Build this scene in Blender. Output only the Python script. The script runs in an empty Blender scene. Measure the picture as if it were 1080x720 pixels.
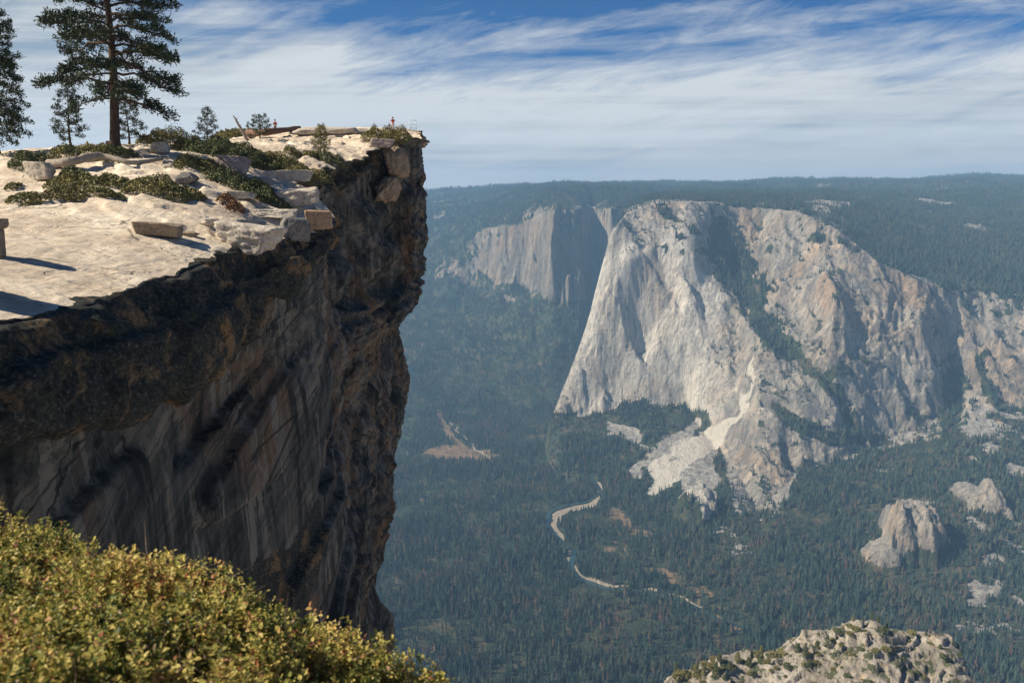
import bpy, math, random
import numpy as np
from mathutils import Vector, Matrix
R = math.radians
rng = np.random.default_rng(7)
scene = bpy.context.scene
COL = scene.collection

# ------------------------------------------------------------------ camera frame (eye at world origin, looking along +Y)
F = 850.0; HY = 205.0
TH = math.atan((360 - HY) / F)
ct, st = math.cos(TH), math.sin(TH)
def ray(px, py):
    u = (px - 540) / F; v = (360 - py) / F
    return u, ct + v * st, -st + v * ct
def W(px, py, D):
    x, y, z = ray(px, py)
    return np.array((x / y * D, D, z / y * D))
def zf(py, D):
    x, y, z = ray(540, py)
    return z / y * D
def to_px(X, Y, Z):
    dy = Y * ct - Z * st; dz = Y * st + Z * ct
    return 540 + F * X / dy, 360 - F * dz / dy

# ------------------------------------------------------------------ numpy noise
def _hash(ix, iy, iz, seed):
    h = (ix.astype(np.uint32) * np.uint32(374761393) + iy.astype(np.uint32) * np.uint32(668265263)
         + iz.astype(np.uint32) * np.uint32(2147483647) + np.uint32(seed * 974711 & 0xffffffff))
    h = (h ^ (h >> np.uint32(13))) * np.uint32(1274126177)
    h = h ^ (h >> np.uint32(16)); h = h * np.uint32(2246822519); h = h ^ (h >> np.uint32(15))
    return h
def vnoise(x, y, z=None, seed=0):
    x = np.asarray(x, float); y = np.asarray(y, float)
    x, y = np.broadcast_arrays(x, y)
    if z is None: z = np.zeros_like(x)
    z = np.broadcast_to(np.asarray(z, float), x.shape)
    fx, fy, fz = np.floor(x), np.floor(y), np.floor(z)
    ix, iy, iz = fx.astype(np.int64), fy.astype(np.int64), fz.astype(np.int64)
    tx, ty, tz = x - fx, y - fy, z - fz
    sx, sy, sz = [t * t * t * (t * (t * 6 - 15) + 10) for t in (tx, ty, tz)]
    out = 0
    for dx in (0, 1):
        for dy in (0, 1):
            for dz in (0, 1):
                h = _hash(ix + dx & 0xffffffff, iy + dy & 0xffffffff, iz + dz & 0xffffffff, seed)
                gx = (h & np.uint32(255)).astype(float) / 127.5 - 1
                gy = ((h >> np.uint32(8)) & np.uint32(255)).astype(float) / 127.5 - 1
                gz = ((h >> np.uint32(16)) & np.uint32(255)).astype(float) / 127.5 - 1
                g = gx * (tx - dx) + gy * (ty - dy) + gz * (tz - dz)
                w = (sx if dx else 1 - sx) * (sy if dy else 1 - sy) * (sz if dz else 1 - sz)
                out = out + g * w
    return out * 1.5
def fbm(x, y, z=None, o=4, seed=0, gain=.5, lac=2.03):
    a, s, f = 1., 0., 1.
    for k in range(o):
        s = s + a * vnoise(np.asarray(x) * f, np.asarray(y) * f, None if z is None else np.asarray(z) * f, seed + k * 17)
        a *= gain; f *= lac
    return s
def ridged(x, y, z=None, o=4, seed=0, gain=.5):
    a, s, f = 1., 0., 1.
    for k in range(o):
        s = s + a * (1 - 2 * np.abs(vnoise(np.asarray(x) * f, np.asarray(y) * f, None if z is None else np.asarray(z) * f, seed + k * 13)))
        a *= gain; f *= 2.1
    return s - .6
def sstep(a, b, x):
    t = np.clip((x - a) / (b - a), 0, 1)
    return t * t * (3 - 2 * t)

# ------------------------------------------------------------------ object helpers
def tag(o, label=None, cat=None, group=None, kind=None):
    if label: o['label'] = label
    if cat: o['category'] = cat
    if group: o['group'] = group
    if kind: o['kind'] = kind
    return o
def empty(name, loc, rz=0):
    o = bpy.data.objects.new(name, None); COL.objects.link(o)
    o.location = [float(a) for a in loc]; o.rotation_euler = (0, 0, rz); o.empty_display_size = .3
    return o
def mesh(name, V, F_, mat, parent=None, smooth=True, attrs=None, nv=None, link=True):
    """V (n,3); F_ either list of polys or an (m,k) int array"""
    V = np.asarray(V, dtype=np.float32)
    me = bpy.data.meshes.new(name)
    if isinstance(F_, np.ndarray):
        m, k = F_.shape
        me.vertices.add(len(V)); me.vertices.foreach_set('co', V.ravel())
        me.loops.add(m * k); me.loops.foreach_set('vertex_index', F_.astype(np.int32).ravel())
        me.polygons.add(m)
        me.polygons.foreach_set('loop_start', np.arange(0, m * k, k, dtype=np.int32))
        me.polygons.foreach_set('loop_total', np.full(m, k, dtype=np.int32))
        me.polygons.foreach_set('use_smooth', np.full(m, smooth))
        me.update(calc_edges=True)
    else:
        me.from_pydata([tuple(v) for v in V.tolist()], [], F_)
        me.polygons.foreach_set('use_smooth', np.full(len(me.polygons), smooth))
        me.update()
    if attrs:
        for nme, a in attrs.items():
            a = np.asarray(a, dtype=np.float32)
            if a.ndim == 2:
                at = me.attributes.new(nme, 'FLOAT_COLOR', 'POINT')
                b = np.ones((len(a), 4), np.float32); b[:, :a.shape[1]] = a
                at.data.foreach_set('color', b.ravel())
            else:
                at = me.attributes.new(nme, 'FLOAT', 'POINT'); at.data.foreach_set('value', a)
    if mat: me.materials.append(mat)
    o = bpy.data.objects.new(name, me)
    if link: COL.objects.link(o)
    if parent: o.parent = parent
    return o
def grid_faces(nr, nc):
    i = np.arange(nr - 1)[:, None] * nc + np.arange(nc - 1)[None, :]
    return np.stack([i, i + 1, i + nc + 1, i + nc], -1).reshape(-1, 4)
def tube(pts, rad, n=8, cap=True):
    pts = np.asarray(pts, float); rad = np.broadcast_to(np.asarray(rad, float), (len(pts),))
    V = []
    up = np.array((0, 0, 1.))
    for i, p in enumerate(pts):
        t = pts[min(i + 1, len(pts) - 1)] - pts[max(i - 1, 0)]
        t = t / (np.linalg.norm(t) + 1e-9)
        a = np.cross(t, up if abs(t[2]) < .9 else np.array((1., 0, 0))); a /= np.linalg.norm(a) + 1e-9
        b = np.cross(t, a)
        an = np.arange(n) * 2 * math.pi / n
        V.append(p + rad[i] * (np.cos(an)[:, None] * a + np.sin(an)[:, None] * b))
    V = np.concatenate(V)
    Fs = []
    for i in range(len(pts) - 1):
        for k in range(n):
            Fs.append((i * n + k, i * n + (k + 1) % n, (i + 1) * n + (k + 1) % n, (i + 1) * n + k))
    if cap:
        Fs.append(tuple(range(n - 1, -1, -1))); Fs.append(tuple(range((len(pts) - 1) * n, len(pts) * n)))
    return V, Fs
class MB:
    def __init__(s): s.V = []; s.F = []; s.n = 0
    def add(s, V, Fs):
        V = np.asarray(V, float)
        s.V.append(V); s.F += [tuple(i + s.n for i in f) for f in Fs]; s.n += len(V)
    def tube(s, pts, rad, n=8): s.add(*tube(pts, rad, n))
    def build(s, name, mat, parent=None, smooth=True, attrs=None):
        return mesh(name, np.concatenate(s.V), s.F, mat, parent, smooth, attrs)

# ------------------------------------------------------------------ materials
class NT:
    def __init__(s, name):
        s.m = bpy.data.materials.new(name); s.m.use_nodes = True
        s.t = s.m.node_tree; s.N = s.t.nodes; s.L = s.t.links
        s.b = s.N['Principled BSDF']; s.b.inputs['Roughness'].default_value = .9
        s.b.inputs['Specular IOR Level'].default_value = .2
        s.co = s.N.new('ShaderNodeTexCoord').outputs['Object']
    def put(s, sock, v):
        if isinstance(v, bpy.types.NodeSocket): s.L.new(v, sock)
        elif v is not None:
            if hasattr(sock.default_value, '__len__') and not hasattr(v, '__len__'): v = (v, v, v)
            if sock.type == 'RGBA' and len(v) == 3: v = (*v, 1)
            sock.default_value = v
    def mapping(s, scale=(1, 1, 1), rot=(0, 0, 0), loc=(0, 0, 0), co=None):
        n = s.N.new('ShaderNodeMapping'); n.inputs['Scale'].default_value = scale
        n.inputs['Rotation'].default_value = rot; n.inputs['Location'].default_value = loc
        s.L.new(co or s.co, n.inputs['Vector']); return n.outputs[0]
    def noise(s, co=None, scale=1., detail=6, rough=.6, dist=0, col=False):
        n = s.N.new('ShaderNodeTexNoise'); s.L.new(co or s.co, n.inputs['Vector'])
        n.inputs['Scale'].default_value = scale; n.inputs['Detail'].default_value = detail
        n.inputs['Roughness'].default_value = rough; n.inputs['Distortion'].default_value = dist
        return n.outputs['Color' if col else 'Fac']
    def voro(s, co=None, scale=1., feat='F1', out='Distance'):
        n = s.N.new('ShaderNodeTexVoronoi'); n.feature = feat; s.L.new(co or s.co, n.inputs['Vector'])
        n.inputs['Scale'].default_value = scale; return n.outputs[out]
    def ramp(s, fac, stops, interp='LINEAR'):
        n = s.N.new('ShaderNodeValToRGB'); n.color_ramp.interpolation = interp
        e = n.color_ramp.elements
        while len(e) < len(stops): e.new(.5)
        for k, (p, c) in enumerate(stops):
            e[k].position = p
            if not hasattr(c, '__len__'): c = (c, c, c)
            e[k].color = (*c[:3], 1)
        s.put(n.inputs[0], fac); return n.outputs[0]
    def mix(s, f, a, b, mode='MIX'):
        n = s.N.new('ShaderNodeMix'); n.data_type = 'RGBA'; n.blend_type = mode
        s.put(n.inputs[0], f); s.put(n.inputs[6], a); s.put(n.inputs[7], b); return n.outputs[2]
    def math(s, op, a, b=None, c=None, clamp=False):
        n = s.N.new('ShaderNodeMath'); n.operation = op; n.use_clamp = clamp
        s.put(n.inputs[0], a)
        if b is not None: s.put(n.inputs[1], b)
        if c is not None: s.put(n.inputs[2], c)
        return n.outputs[0]
    def attr(s, name, out='Fac'):
        n = s.N.new('ShaderNodeAttribute'); n.attribute_name = name; return n.outputs[out]
    def bump(s, h, strength=.5, dist=1.):
        n = s.N.new('ShaderNodeBump'); n.inputs['Strength'].default_value = strength; n.inputs['Distance'].default_value = dist
        s.L.new(h, n.inputs['Height']); s.L.new(n.outputs[0], s.b.inputs['Normal'])
    def base(s, c): s.put(s.b.inputs['Base Color'], c); return s.m

def terrain_material():
    s = NT('terrain')
    st1 = s.noise(s.mapping((.016, .016, .0022)), 1, 9, .66, .6)
    st2 = s.noise(s.mapping((.07, .07, .008)), 1, 7, .65, .4)
    bl = s.noise(s.mapping((.004, .004, .003)), 1, 8, .6, .8)
    rock = s.ramp(st1, [(.33, (.15, .145, .135)), (.46, (.31, .285, .245)), (.6, (.47, .42, .345)), (.72, (.60, .55, .46))])
    warm = s.mix(s.ramp(bl, [(.45, 0), (.66, 1)]), rock, s.mix(1., rock, (1.05, .84, .66), 'MULTIPLY'))
    cs = s.noise(s.mapping((.030, .030, .030), rot=(0, 0, .5)), 1, 9, .72, .8)
    warm = s.mix(s.ramp(s.attr('pale2'), [(0, .62), (1, 0)]), warm, s.mix(1., warm, (.74, .72, .70), 'MULTIPLY'))
    dk = s.mix(s.ramp(st2, [(.32, 1), (.50, 0)]), warm, (.12, .12, .115))
    dk = s.mix(s.math('MULTIPLY', s.ramp(cs, [(.36, .85), (.46, 0)]), s.ramp(s.attr('pale2'), [(0, 1), (1, .25)])), dk, (.07, .085, .07))
    cr_ = s.ramp(s.voro(s.mapping((.012, .012, .006), rot=(.5, .4, .3)), 1, 'DISTANCE_TO_EDGE'), [(0, .7), (.03, 0)])
    dk = s.mix(s.math('MULTIPLY', cr_, s.ramp(cs, [(.5, 0), (.6, 1)])), dk, (.12, .12, .12))
    # pale scars on the great wall
    dk = s.mix(s.math('MULTIPLY', s.attr('pale'), s.ramp(st2, [(.35, .25), (.6, .75)])), dk, (.66, .61, .52))
    dome = s.noise(s.mapping((.05, .05, .05)), 1, 6, .7)
    slab = s.ramp(dome, [(.38, (.17, .16, .145)), (.62, (.40, .37, .32))])
    c = s.mix(s.attr('flat'), dk, slab)
    c = s.mix(s.attr('back'), c, s.mix(1., c, (.66, .64, .62), 'MULTIPLY'))
    # forest floor
    fl = s.noise(s.mapping((.02, .02, .02)), 1, 7, .65)
    floor = s.ramp(fl, [(.35, (.018, .032, .018)), (.52, (.045, .060, .03)), (.64, (.11, .085, .05)), (.75, (.17, .13, .085))])
    edge = s.noise(s.mapping((.03, .03, .03)), 1, 6, .7)
    vm = s.math('ADD', s.attr('veg'), s.math('MULTIPLY', s.math('SUBTRACT', edge, .5), 1.1))
    c = s.mix(s.ramp(vm, [(.47, 0), (.55, 1)]), c, floor)
    md = s.ramp(s.noise(s.mapping((.03, .03, .03)), 1, 4), [(.3, (.13, .10, .055)), (.7, (.28, .18, .105))])
    c = s.mix(s.ramp(s.math('ADD', s.attr('meadow'), s.math('MULTIPLY', s.math('SUBTRACT', edge, .5), .9)), [(.45, 0), (.58, 1)]), c, md)
    c = s.mix(s.ramp(s.math('ADD', s.attr('sand'), s.math('MULTIPLY', s.math('SUBTRACT', edge, .5), .8)), [(.45, 0), (.56, 1)]), c, s.mix(s.attr('slide'), (.38, .32, .235), s.mix(st2, (.36, .33, .27), (.64, .59, .50))))
    h = s.math('ADD', s.math('MULTIPLY', st1, 9), s.math('MULTIPLY', st2, 4))
    h = s.math('ADD', h, s.math('MULTIPLY', s.noise(s.mapping((.09, .09, .05)), 1, 5, .6), 3)); h = s.math('ADD', h, s.math('MULTIPLY', cs, 7)); h = s.math('ADD', h, s.math('MULTIPLY', s.noise(s.mapping((.22, .22, .10)), 1, 5, .7), 2.5))
    s.bump(h, .9, 2.2)
    return s.base(c)

# ================================================================== FAR TERRAIN
def pxu(px): return (px - 540) / F / 1.0
def build_terrain():
    # px -> u at given D : X = u/Y(py) * D ; the azimuth slope X/D depends on py through Y(py) (0.91..1.03)
    # tables are written in photo pixels at their own py, so each knot stores its own X/D later.
    NB = {}   # background table: px -> list of (D, z) for 8 knots
    def k(*a): return [(D, (zf(p, D) if p > 0 else -1050. if p == 0 else float(p))) for D, p in a]
    NB[-400] = k((2000, 0), (3400, 0), (4200, -860), (5200, -520), (6000, -300), (6800, -150), (8600, 202), (11500, -500))
    NB[430] = k((2000, 0), (3600, 0), (4300, 370), (5200, 312), (5900, 275), (6700, 232), (8600, 202), (11500, -500))
    NB[480] = k((2000, 0), (3700, 0), (4400, 365), (5200, 305), (5600, 262), (6500, 222), (8600, 199), (11500, -500))
    NB[520] = k((2000, 0), (3800, 0), (4500, 358), (5100, 300), (5350, 245), (6400, 215), (8600, 196), (11500, -500))
    NB[550] = k((2000, 0), (3800, 0), (4400, 355), (4950, 300), (5100, 240), (6000, 211), (8600, 195), (11500, -500))
    NB[585] = k((2000, 0), (3850, 0), (4300, 358), (4600, 318), (4720, 222), (5400, 207), (8600, 194), (11500, -500))
    NB[612] = k((2000, 0), (3850, 0), (4350, 365), (4680, 325), (4800, 222), (5400, 207), (8600, 194), (11500, -500))
    NB[625] = k((2000, 0), (3850, 0), (4600, 360), (5050, 325), (5150, 225), (5600, 207), (8600, 194), (11500, -500))
    NB[645] = k((2000, 0), (3850, 0), (4500, 360), (4650, 330), (4780, 222), (5400, 207), (8600, 193), (11500, -500))
    NB[700] = k((2000, 0), (3850, 0), (4500, 360), (4700, 300), (4900, 225), (5600, 209), (8600, 192), (11500, -500))
    NB[760] = k((2000, 0), (3850, 0), (4500, 360), (4700, 300), (4900, 225), (5600, 209), (8600, 193), (11500, -500))
    NB[830] = k((2000, 0), (3850, 0), (4500, 360), (4700, 300), (4900, 225), (5600, 209), (8600, 189), (11500, -500))
    NB[960] = k((2000, 0), (3850, 0), (4500, 360), (4700, 300), (4900, 225), (5600, 206), (8600, 190), (11500, -500))
    NB[1035] = k((2000, 0), (3850, 0), (4500, 360), (4700, 300), (4900, 225), (5600, 204), (8600, 184), (11500, -500))
    NB[1085] = k((2000, 0), (3850, 0), (4500, 360), (4700, 300), (4900, 225), (5600, 206), (8600, 187), (11500, -500))
    NB[1300] = k((2000, 0), (3850, 0), (4500, 360), (4700, 300), (4900, 225), (5600, 206), (8600, 190), (11500, -500))
    NE = {}   # the great wall and the plateau to its right: (D, py or -z)
    lo = -1500
    NE[560] = k((3000, lo), (3240, lo), (3260, lo), (3280, lo), (3300, lo), (3700, lo), (5000, lo), (9000, lo))
    NE[578] = k((2900, -1100), (3235, -950), (3260, -930), (3280, -940), (3300, -960), (3500, lo), (5000, lo), (9000, lo))
    NE[590] = k((2800, -1070), (3235, 438), (3260, 427), (3285, 420), (3310, 416), (3460, -1300), (5000, lo), (9000, lo))
    NE[605] = k((2700, -1060), (3235, 438), (3265, 415), (3300, 394), (3330, 380), (3500, -1150), (5000, lo), (9000, lo))
    NE[620] = k((2700, -1060), (3235, 438), (3275, 398), (3320, 358), (3360, 338), (3600, -1000), (5000, lo), (9000, lo))
    NE[632] = k((2700, -1060), (3235, 435), (3278, 388), (3335, 322), (3390, 290), (3700, -760), (5000, lo), (9000, lo))
    NE[645] = k((2700, -1060), (3230, 431), (3280, 376), (3355, 295), (3440, 243), (3800, -400), (5000, -1200), (9000, lo))
    NE[662] = k((2650, -1060), (3225, 427), (3285, 365), (3375, 275), (3500, 224), (4100, 216), (5200, 215), (9000, -400))
    NE[690] = k((2600, -1055), (3215, 423), (3285, 355), (3385, 262), (3530, 214), (4200, 208), (5200, 206), (9000, -400))
    NE[725] = k((2500, -1050), (3170, 432), (3250, 360), (3370, 262), (3560, 213), (4250, 208), (5400, 204), (9000, -400))
    NE[752] = k((2350, -1050), (2950, 470), (3180, 370), (3380, 285), (3600, 214), (4250, 208), (5400, 204), (9000, -400))
    NE[775] = k((2300, -1050), (2760, 492), (3100, 390), (3420, 290), (3620, 217), (4200, 208), (5400, 203), (9000, -400))
    NE[800] = k((2200, -1045), (2540, 538), (2960, 400), (3330, 300), (3600, 220), (4200, 208), (5400, 203), (9000, -400))
    NE[840] = k((2200, -1045), (2640, 500), (2900, 410), (3180, 320), (3470, 225), (4150, 208), (5400, 202), (9000, -400))
    NE[880] = k((2150, -1045), (2720, 487), (2850, 420), (3080, 320), (3370, 240), (4150, 209), (5400, 202), (9000, -400))
    NE[930] = k((2050, -1045), (2820, 467), (2930, 410), (3080, 330), (3240, 279), (4000, 222), (5400, 202), (9000, -400))
    NE[975] = k((2000, -1045), (2880, 450), (2980, 400), (3100, 340), (3230, 298), (3900, 238), (5400, 202), (9000, -400))
    NE[1010] = k((1980, -1045), (2960, 430), (3060, 390), (3150, 350), (3260, 303), (3850, 245), (5400, 201), (9000, -400))
    NE[1050] = k((1950, -1045), (2900, 430), (3000, 390), (3100, 350), (3230, 310), (3800, 250), (5400, 200), (9000, -400))
    NE[1100] = k((1900, -1045), (2900, 432), (3000, 390), (3100, 350), (3210, 316), (3800, 255), (5400, 200), (9000, -400))
    NE[1400] = k((1900, -1045), (2900, 440), (3000, 400), (3100, 360), (3210, 330), (3800, 255), (5400, 200), (9000, -400))

    NC = 1150
    U = np.linspace(-.78, .78, NC)
    rows = np.concatenate([np.linspace(25, 1500, 70, endpoint=False), np.linspace(1500, 2300, 120, endpoint=False),
                           np.linspace(2300, 3900, 440, endpoint=False), np.linspace(3900, 5500, 150, endpoint=False),
                           np.linspace(5500, 9000, 120, endpoint=False), np.linspace(9000, 14000, 40)])
    NR = len(rows)
    UU, DD = np.meshgrid(U, rows)
    X = UU * DD; Y = DD.copy()
    def field(T, Dq, uq_mul=1.0):
        pxs = np.array(sorted(T)); nk = len(T[int(pxs[0])])
        colpx = 540 + F * U     # approx: X/D*F ; corrected for py per knot below
        Dk = np.zeros((nk, NC)); Zk = np.zeros((nk, NC))
        for j in range(nk):
            # each knot's own u from its ray (photo px at that py)
            us = []
            for p in pxs:
                D, z = T[int(p)][j]
                # py for point at (D,z)
                dy = D * ct - z * st
                us.append((p - 540) / F * dy / D)
            us = np.array(us)
            d = np.interp(U, us, [T[int(p)][j][0] for p in pxs]); z = np.interp(U, us, [T[int(p)][j][1] for p in pxs])
            ker = np.hanning(9); ker /= ker.sum()
            d = np.convolve(np.pad(d, 4, 'edge'), ker, 'valid'); z = np.convolve(np.pad(z, 4, 'edge'), ker, 'valid')
            Dk[j], Zk[j] = d, z
        out = np.zeros_like(Dq)
        for c in range(NC):
            out[:, c] = np.interp(Dq[:, c], Dk[:, c], Zk[:, c])
        return out, Dk, Zk
    # relief: shift the section back and forth along the view axis with noise in world space (buttresses, ribs, gullies)
    n1 = ridged(X / 420 + .3 * vnoise(X / 200, Y / 200, seed=3), Y / 900, o=4, seed=11, gain=.52)
    n2 = fbm(X / 95, Y / 260, o=5, seed=5, gain=.6)
    zb, _, _ = field(NB, DD)
    n3 = fbm(X / 60, Y / 200, zb / 160., o=4, seed=9)
    steep = sstep(4000, 4400, DD)
    zb, DkB, ZkB = field(NB, DD + steep * (n1 * 70 + n2 * 30 + n3 * 30))
    ze, Dk, Zk = field(NE, DD)
    wall = sstep(2350, 2700, DD) * (1 - sstep(4200, 4700, DD))
    px0 = 540 + F * UU
    great = sstep(585, 640, px0) * (1 - sstep(740, 790, px0))          # the smooth great wall itself: less relief
    amp = 1 - .72 * great
    n3 = fbm(X / 130, Y / 400, ze / 210., o=5, seed=21, gain=.5)
    n4 = ridged((X + ze * .55) / 190, (ze - X * .4) / 330., Y / 600, o=4, seed=31, gain=.5)
    n1 = n1 - n1.mean(); n4 = n4 - n4.mean()
    sh = wall * amp * (n1 * 42 + n3 * 17 + n4 * 20)
    n5 = fbm(X / 30, Y / 90, ze / 34., o=4, seed=41, gain=.6)
    sh = sh + wall * (.3 + .7 * amp) * n5 * 5
    q = ze / 70 + X / 400 + 1.6 * fbm(X / 200, ze / 200., o=3, seed=43); q = (np.floor(q) + sstep(.38, .62, q - np.floor(q))) - q
    sh = sh - wall * amp * q * 9
    # big scallops on the great wall
    sh = sh + wall * great * (34 * fbm(X / 170, ze / 420., o=2, seed=51) + 3.5 * fbm(X / 45, ze / 110., o=3, seed=52))
    # ravine running down from the top between the great wall and the next one
    def line_mask(pts, w0, w1, PX, PY):
        m = np.zeros_like(PX)
        pts = np.array(pts, float)
        for a, b in zip(pts[:-1], pts[1:]):
            d = b[:2] - a[:2]; L = (d ** 2).sum()
            t = np.clip(((PX - a[0]) * d[0] + (PY - a[1]) * d[1]) / L, 0, 1)
            dist = np.hypot(PX - a[0] - t * d[0], PY - a[1] - t * d[1])
            w = a[2] + (b[2] - a[2]) * t
            m = np.maximum(m, 1 - sstep(w * w0, w * w1, dist))
        return m
    PX, PY = to_px(X, Y, ze)
    ravine = [(757, 236, 10), (768, 268, 24), (788, 305, 15), (812, 350, 11), (842, 378, 8), (868, 398, 6), (892, 425, 6), (900, 455, 7)]
    rav = line_mask(ravine, .2, 1.7, PX, PY)
    rav2 = line_mask([(1002, 345, 7), (1006, 400, 16), (1000, 440, 14)], .2, 1.7, PX, PY)
    rav3 = line_mask([(806, 430, 4), (833, 440, 10), (836, 480, 9)], .2, 1.6, PX, PY)
    sh = sh - wall * (rav * 26 + rav2 * 36 + rav3 * 40)
    ze, _, _ = field(NE, DD + sh)
    z = np.maximum(zb, ze)
    isE = ze > zb
    # domes and knobs standing out of the wooded slope, and general roughness
    def bump(px, py, D, wx, wy, h, rot=0, pw=2.4):
        p = W(px, py, D)
        dx = (X - p[0]); dy = (Y - p[1])
        c_, s_ = math.cos(rot), math.sin(rot)
        a = (dx * c_ + dy * s_) / wx; b = (-dx * s_ + dy * c_) / wy
        q = np.abs(a) ** pw + np.abs(b) ** pw
        q = q + .34 * fbm(X / 34, Y / 34, o=5, seed=61) + .03
        return h * np.clip(1 - q, 0, 1) ** .55, np.clip((1 - q) * 3, 0, 1)
    domes = np.zeros_like(z)
    for a in ((958, 603, 2200, 92, 105, 120, -.2), (930, 617, 2150, 66, 60, 52, .35), (1026, 560, 2360, 46, 90, 52, .4), (1046, 566, 2330, 26, 70, 34, .2),
              (735, 515, 2500, 66, 90, 90, 0)):
        h, m = bump(*a); z = z + h; domes = np.maximum(domes, m)
    z = z + 10 * fbm(X / 350, Y / 350, o=4, seed=71) * sstep(1500, 2200, DD) * (1 - .6 * great)
    z = z + 5 * fbm(X / 60, Y / 60, o=4, seed=72) * (sstep(4000, 5000, DD) + .5 * isE)
    z = z + 45 * ridged(X / 900, Y / 900, o=4, seed=73) * sstep(4300, 5500, DD) * (1 - sstep(6500, 8000, DD)) * (1 - isE)
    # slope under the camera's own rim
    near = np.interp(DD, [0, 60, 500, 1100, 1560], [-190, -260, -560, -900, -1050])
    z = np.where(DD < 1560, near + 12 * fbm(X / 90, Y / 90, o=4, seed=74), z)
    zl = z.copy()

    # ---------------- ground cover attributes
    PX, PY = to_px(X, Y, z)
    gz = np.hypot(np.gradient(z, axis=0) / np.gradient(Y, axis=0), np.gradient(z, axis=1) / (np.gradient(X, axis=1) + 1e-6))
    gr = np.gradient(z, axis=0) / np.gradient(Y, axis=0)
    big = fbm(X / 260, Y / 260, z / 260., o=5, seed=81)
    med = fbm(X / 70, Y / 70, z / 70., o=4, seed=82)
    slope = sstep(.75, 1.5, gz + .25 * big)
    rock = slope.copy()
    # wooded slope below the walls
    base_px = np.array([560, 583, 600, 640, 680, 745, 752, 700, 0])
    def base_line(px):
        return np.interp(px, [560, 583, 620, 645, 680, 700, 722, 745, 760, 775, 800, 830, 845, 860, 900, 940, 970, 990, 1005, 1020, 1050, 1100],
                         [470, 440, 438, 428, 420, 428, 424, 436, 470, 540, 546, 530, 482, 490, 484, 472, 462, 458, 440, 462, 462, 466])
    onE = isE & (DD < 3900)
    below = sstep(-6, 8, PY - base_line(PX) + 10 * med)
    rock = np.where(onE, np.maximum(rock, .62 + .2 * med), rock)
    rock = np.where(onE & (below > .5), .12 + .5 * sstep(.1, .7, big - .12) * (PX > 640), rock)
    # plateau top
    rim = np.interp(PX, [640, 690, 720, 760, 800, 870, 900, 940, 1000, 1080], [240, 216, 213, 216, 216, 222, 250, 282, 302, 316])
    above = sstep(8, -6, PY - rim + 8 * med)
    top = onE * above
    bare = np.clip(sstep(-.1, .35, .7 * big + .8 * med + .55 - sstep(870, 905, PX) * .95), 0, 1)
    rock = np.where(top > .5, bare * .9, rock)
    rock = np.where(isE & (DD >= 3900), np.clip(.2 + .7 * sstep(.15, .6, big + .4 * med - .15), 0, 1), rock)
    rock = rock * (1 - .95 * line_mask(ravine, .75, 1.15, PX + 10 * med, PY + 8 * big)) if True else rock
    rock = rock * (1 - .8 * line_mask([(1006, 400, 14), (1000, 440, 12)], .7, 1.2, PX + 8 * med, PY))
    rock = rock * (1 - .8 * line_mask([(1035, 400, 6), (1048, 430, 12), (1075, 450, 18)], .7, 1.2, PX + 8 * med, PY))
    rock = rock * (1 - .85 * line_mask([(812, 432, 5), (845, 448, 11), (880, 462, 9), (930, 462, 6)], .6, 1.2, PX + 8 * med, PY + 6 * big))
    rock = np.where(onE & (PX > 690) & (PX < 900) & (PY > 215) & (PY < 268) & (med + .3 * big > .34), .1, rock)
    rock = np.where(onE & (PX < 604 + 8 * med) & (PY > 436), .03, rock)
    rock = np.where(onE & (PX > 800) & (PY > 225) & (PY < 470) & (med + .4 * big > .52), .15, rock)
    # rocky islands in the slope under the great wall and the pale landslide
    isl = np.maximum.reduce([line_mask([(648, 458, 5), (668, 462, 9), (683, 470, 5)], .6, 1.3, PX + 12 * med, PY + 9 * big),
                             line_mask([(672, 496, 4), (695, 480, 5), (715, 462, 6), (738, 448, 6)], .5, 1.3, PX + 10 * med, PY + 6 * big),
                             line_mask([(735, 480, 22), (738, 520, 20)], .8, 1.1, PX + 6 * med, PY), domes * .9])
    rock = np.maximum(rock, isl * (PY > 300))
    rock = np.where((PX > 1020) & (PY > 400) & (PY < 640), np.maximum(rock, .72 * sstep(.02, .35, big * .6 + med)), rock)
    slide = line_mask([(793, 372, 2.4), (794, 395, 3), (789, 420, 4), (777, 446, 7), (752, 464, 11), (722, 480, 15), (700, 500, 15), (690, 511, 9)], .75, 1.15, PX + 11 * med, PY + 8 * big) * (DD < 3500) * sstep(-1.0, -.2, med + .3)
    # left mountainside
    bk = (~isE) & (DD > 4000)
    clf = sstep(.15, .5, slope * .9 + .5 * big - .1) * sstep(5, 20, PY - 208) * (1 - sstep(300, 330, PY))
    rock = np.where(bk, np.clip(.15 + .9 * clf * sstep(470, 520, PX + 20 * big), 0, 1), rock)
    bm_ = sstep(545, 575, PX + 22 * med + 18 * big) * sstep(212, 226, PY + 10 * med + 8 * big) * (1 - sstep(300, 325, PY + 14 * med + 10 * big)) * (PX < 660)
    rock = np.where(bk, np.maximum(rock, bm_ * (.38 + .5 * sstep(-.2, .35, med + big))), rock)
    rock = np.where((~isE) & (DD <= 4000), .05, rock)
    rock = np.where(bk, np.maximum(rock, .8 * sstep(.05, .45, big + .7 * med) * sstep(228, 240, PY) * (1 - sstep(285, 305, PY)) * (PX < 600)), rock)
    rock = np.where(bk & (DD > 5600), np.clip(.12 + .6 * sstep(.35, .7, big + .4 * med), 0, 1), rock)
    flat = (1 - sstep(.4, .9, gz)) * 1.0
    pale = great * sstep(-.2, .6, fbm(X / 160, Y / 300, z / 330., o=3, seed=91) + .35) * (gz > .8) * (PY > 240)
    # meadow and river banks on the valley floor, in ground coordinates
    def ground(px, py, z0=-1050): 
        x, y, zz = ray(px, py); t = z0 / zz; return x * t, y * t
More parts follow.
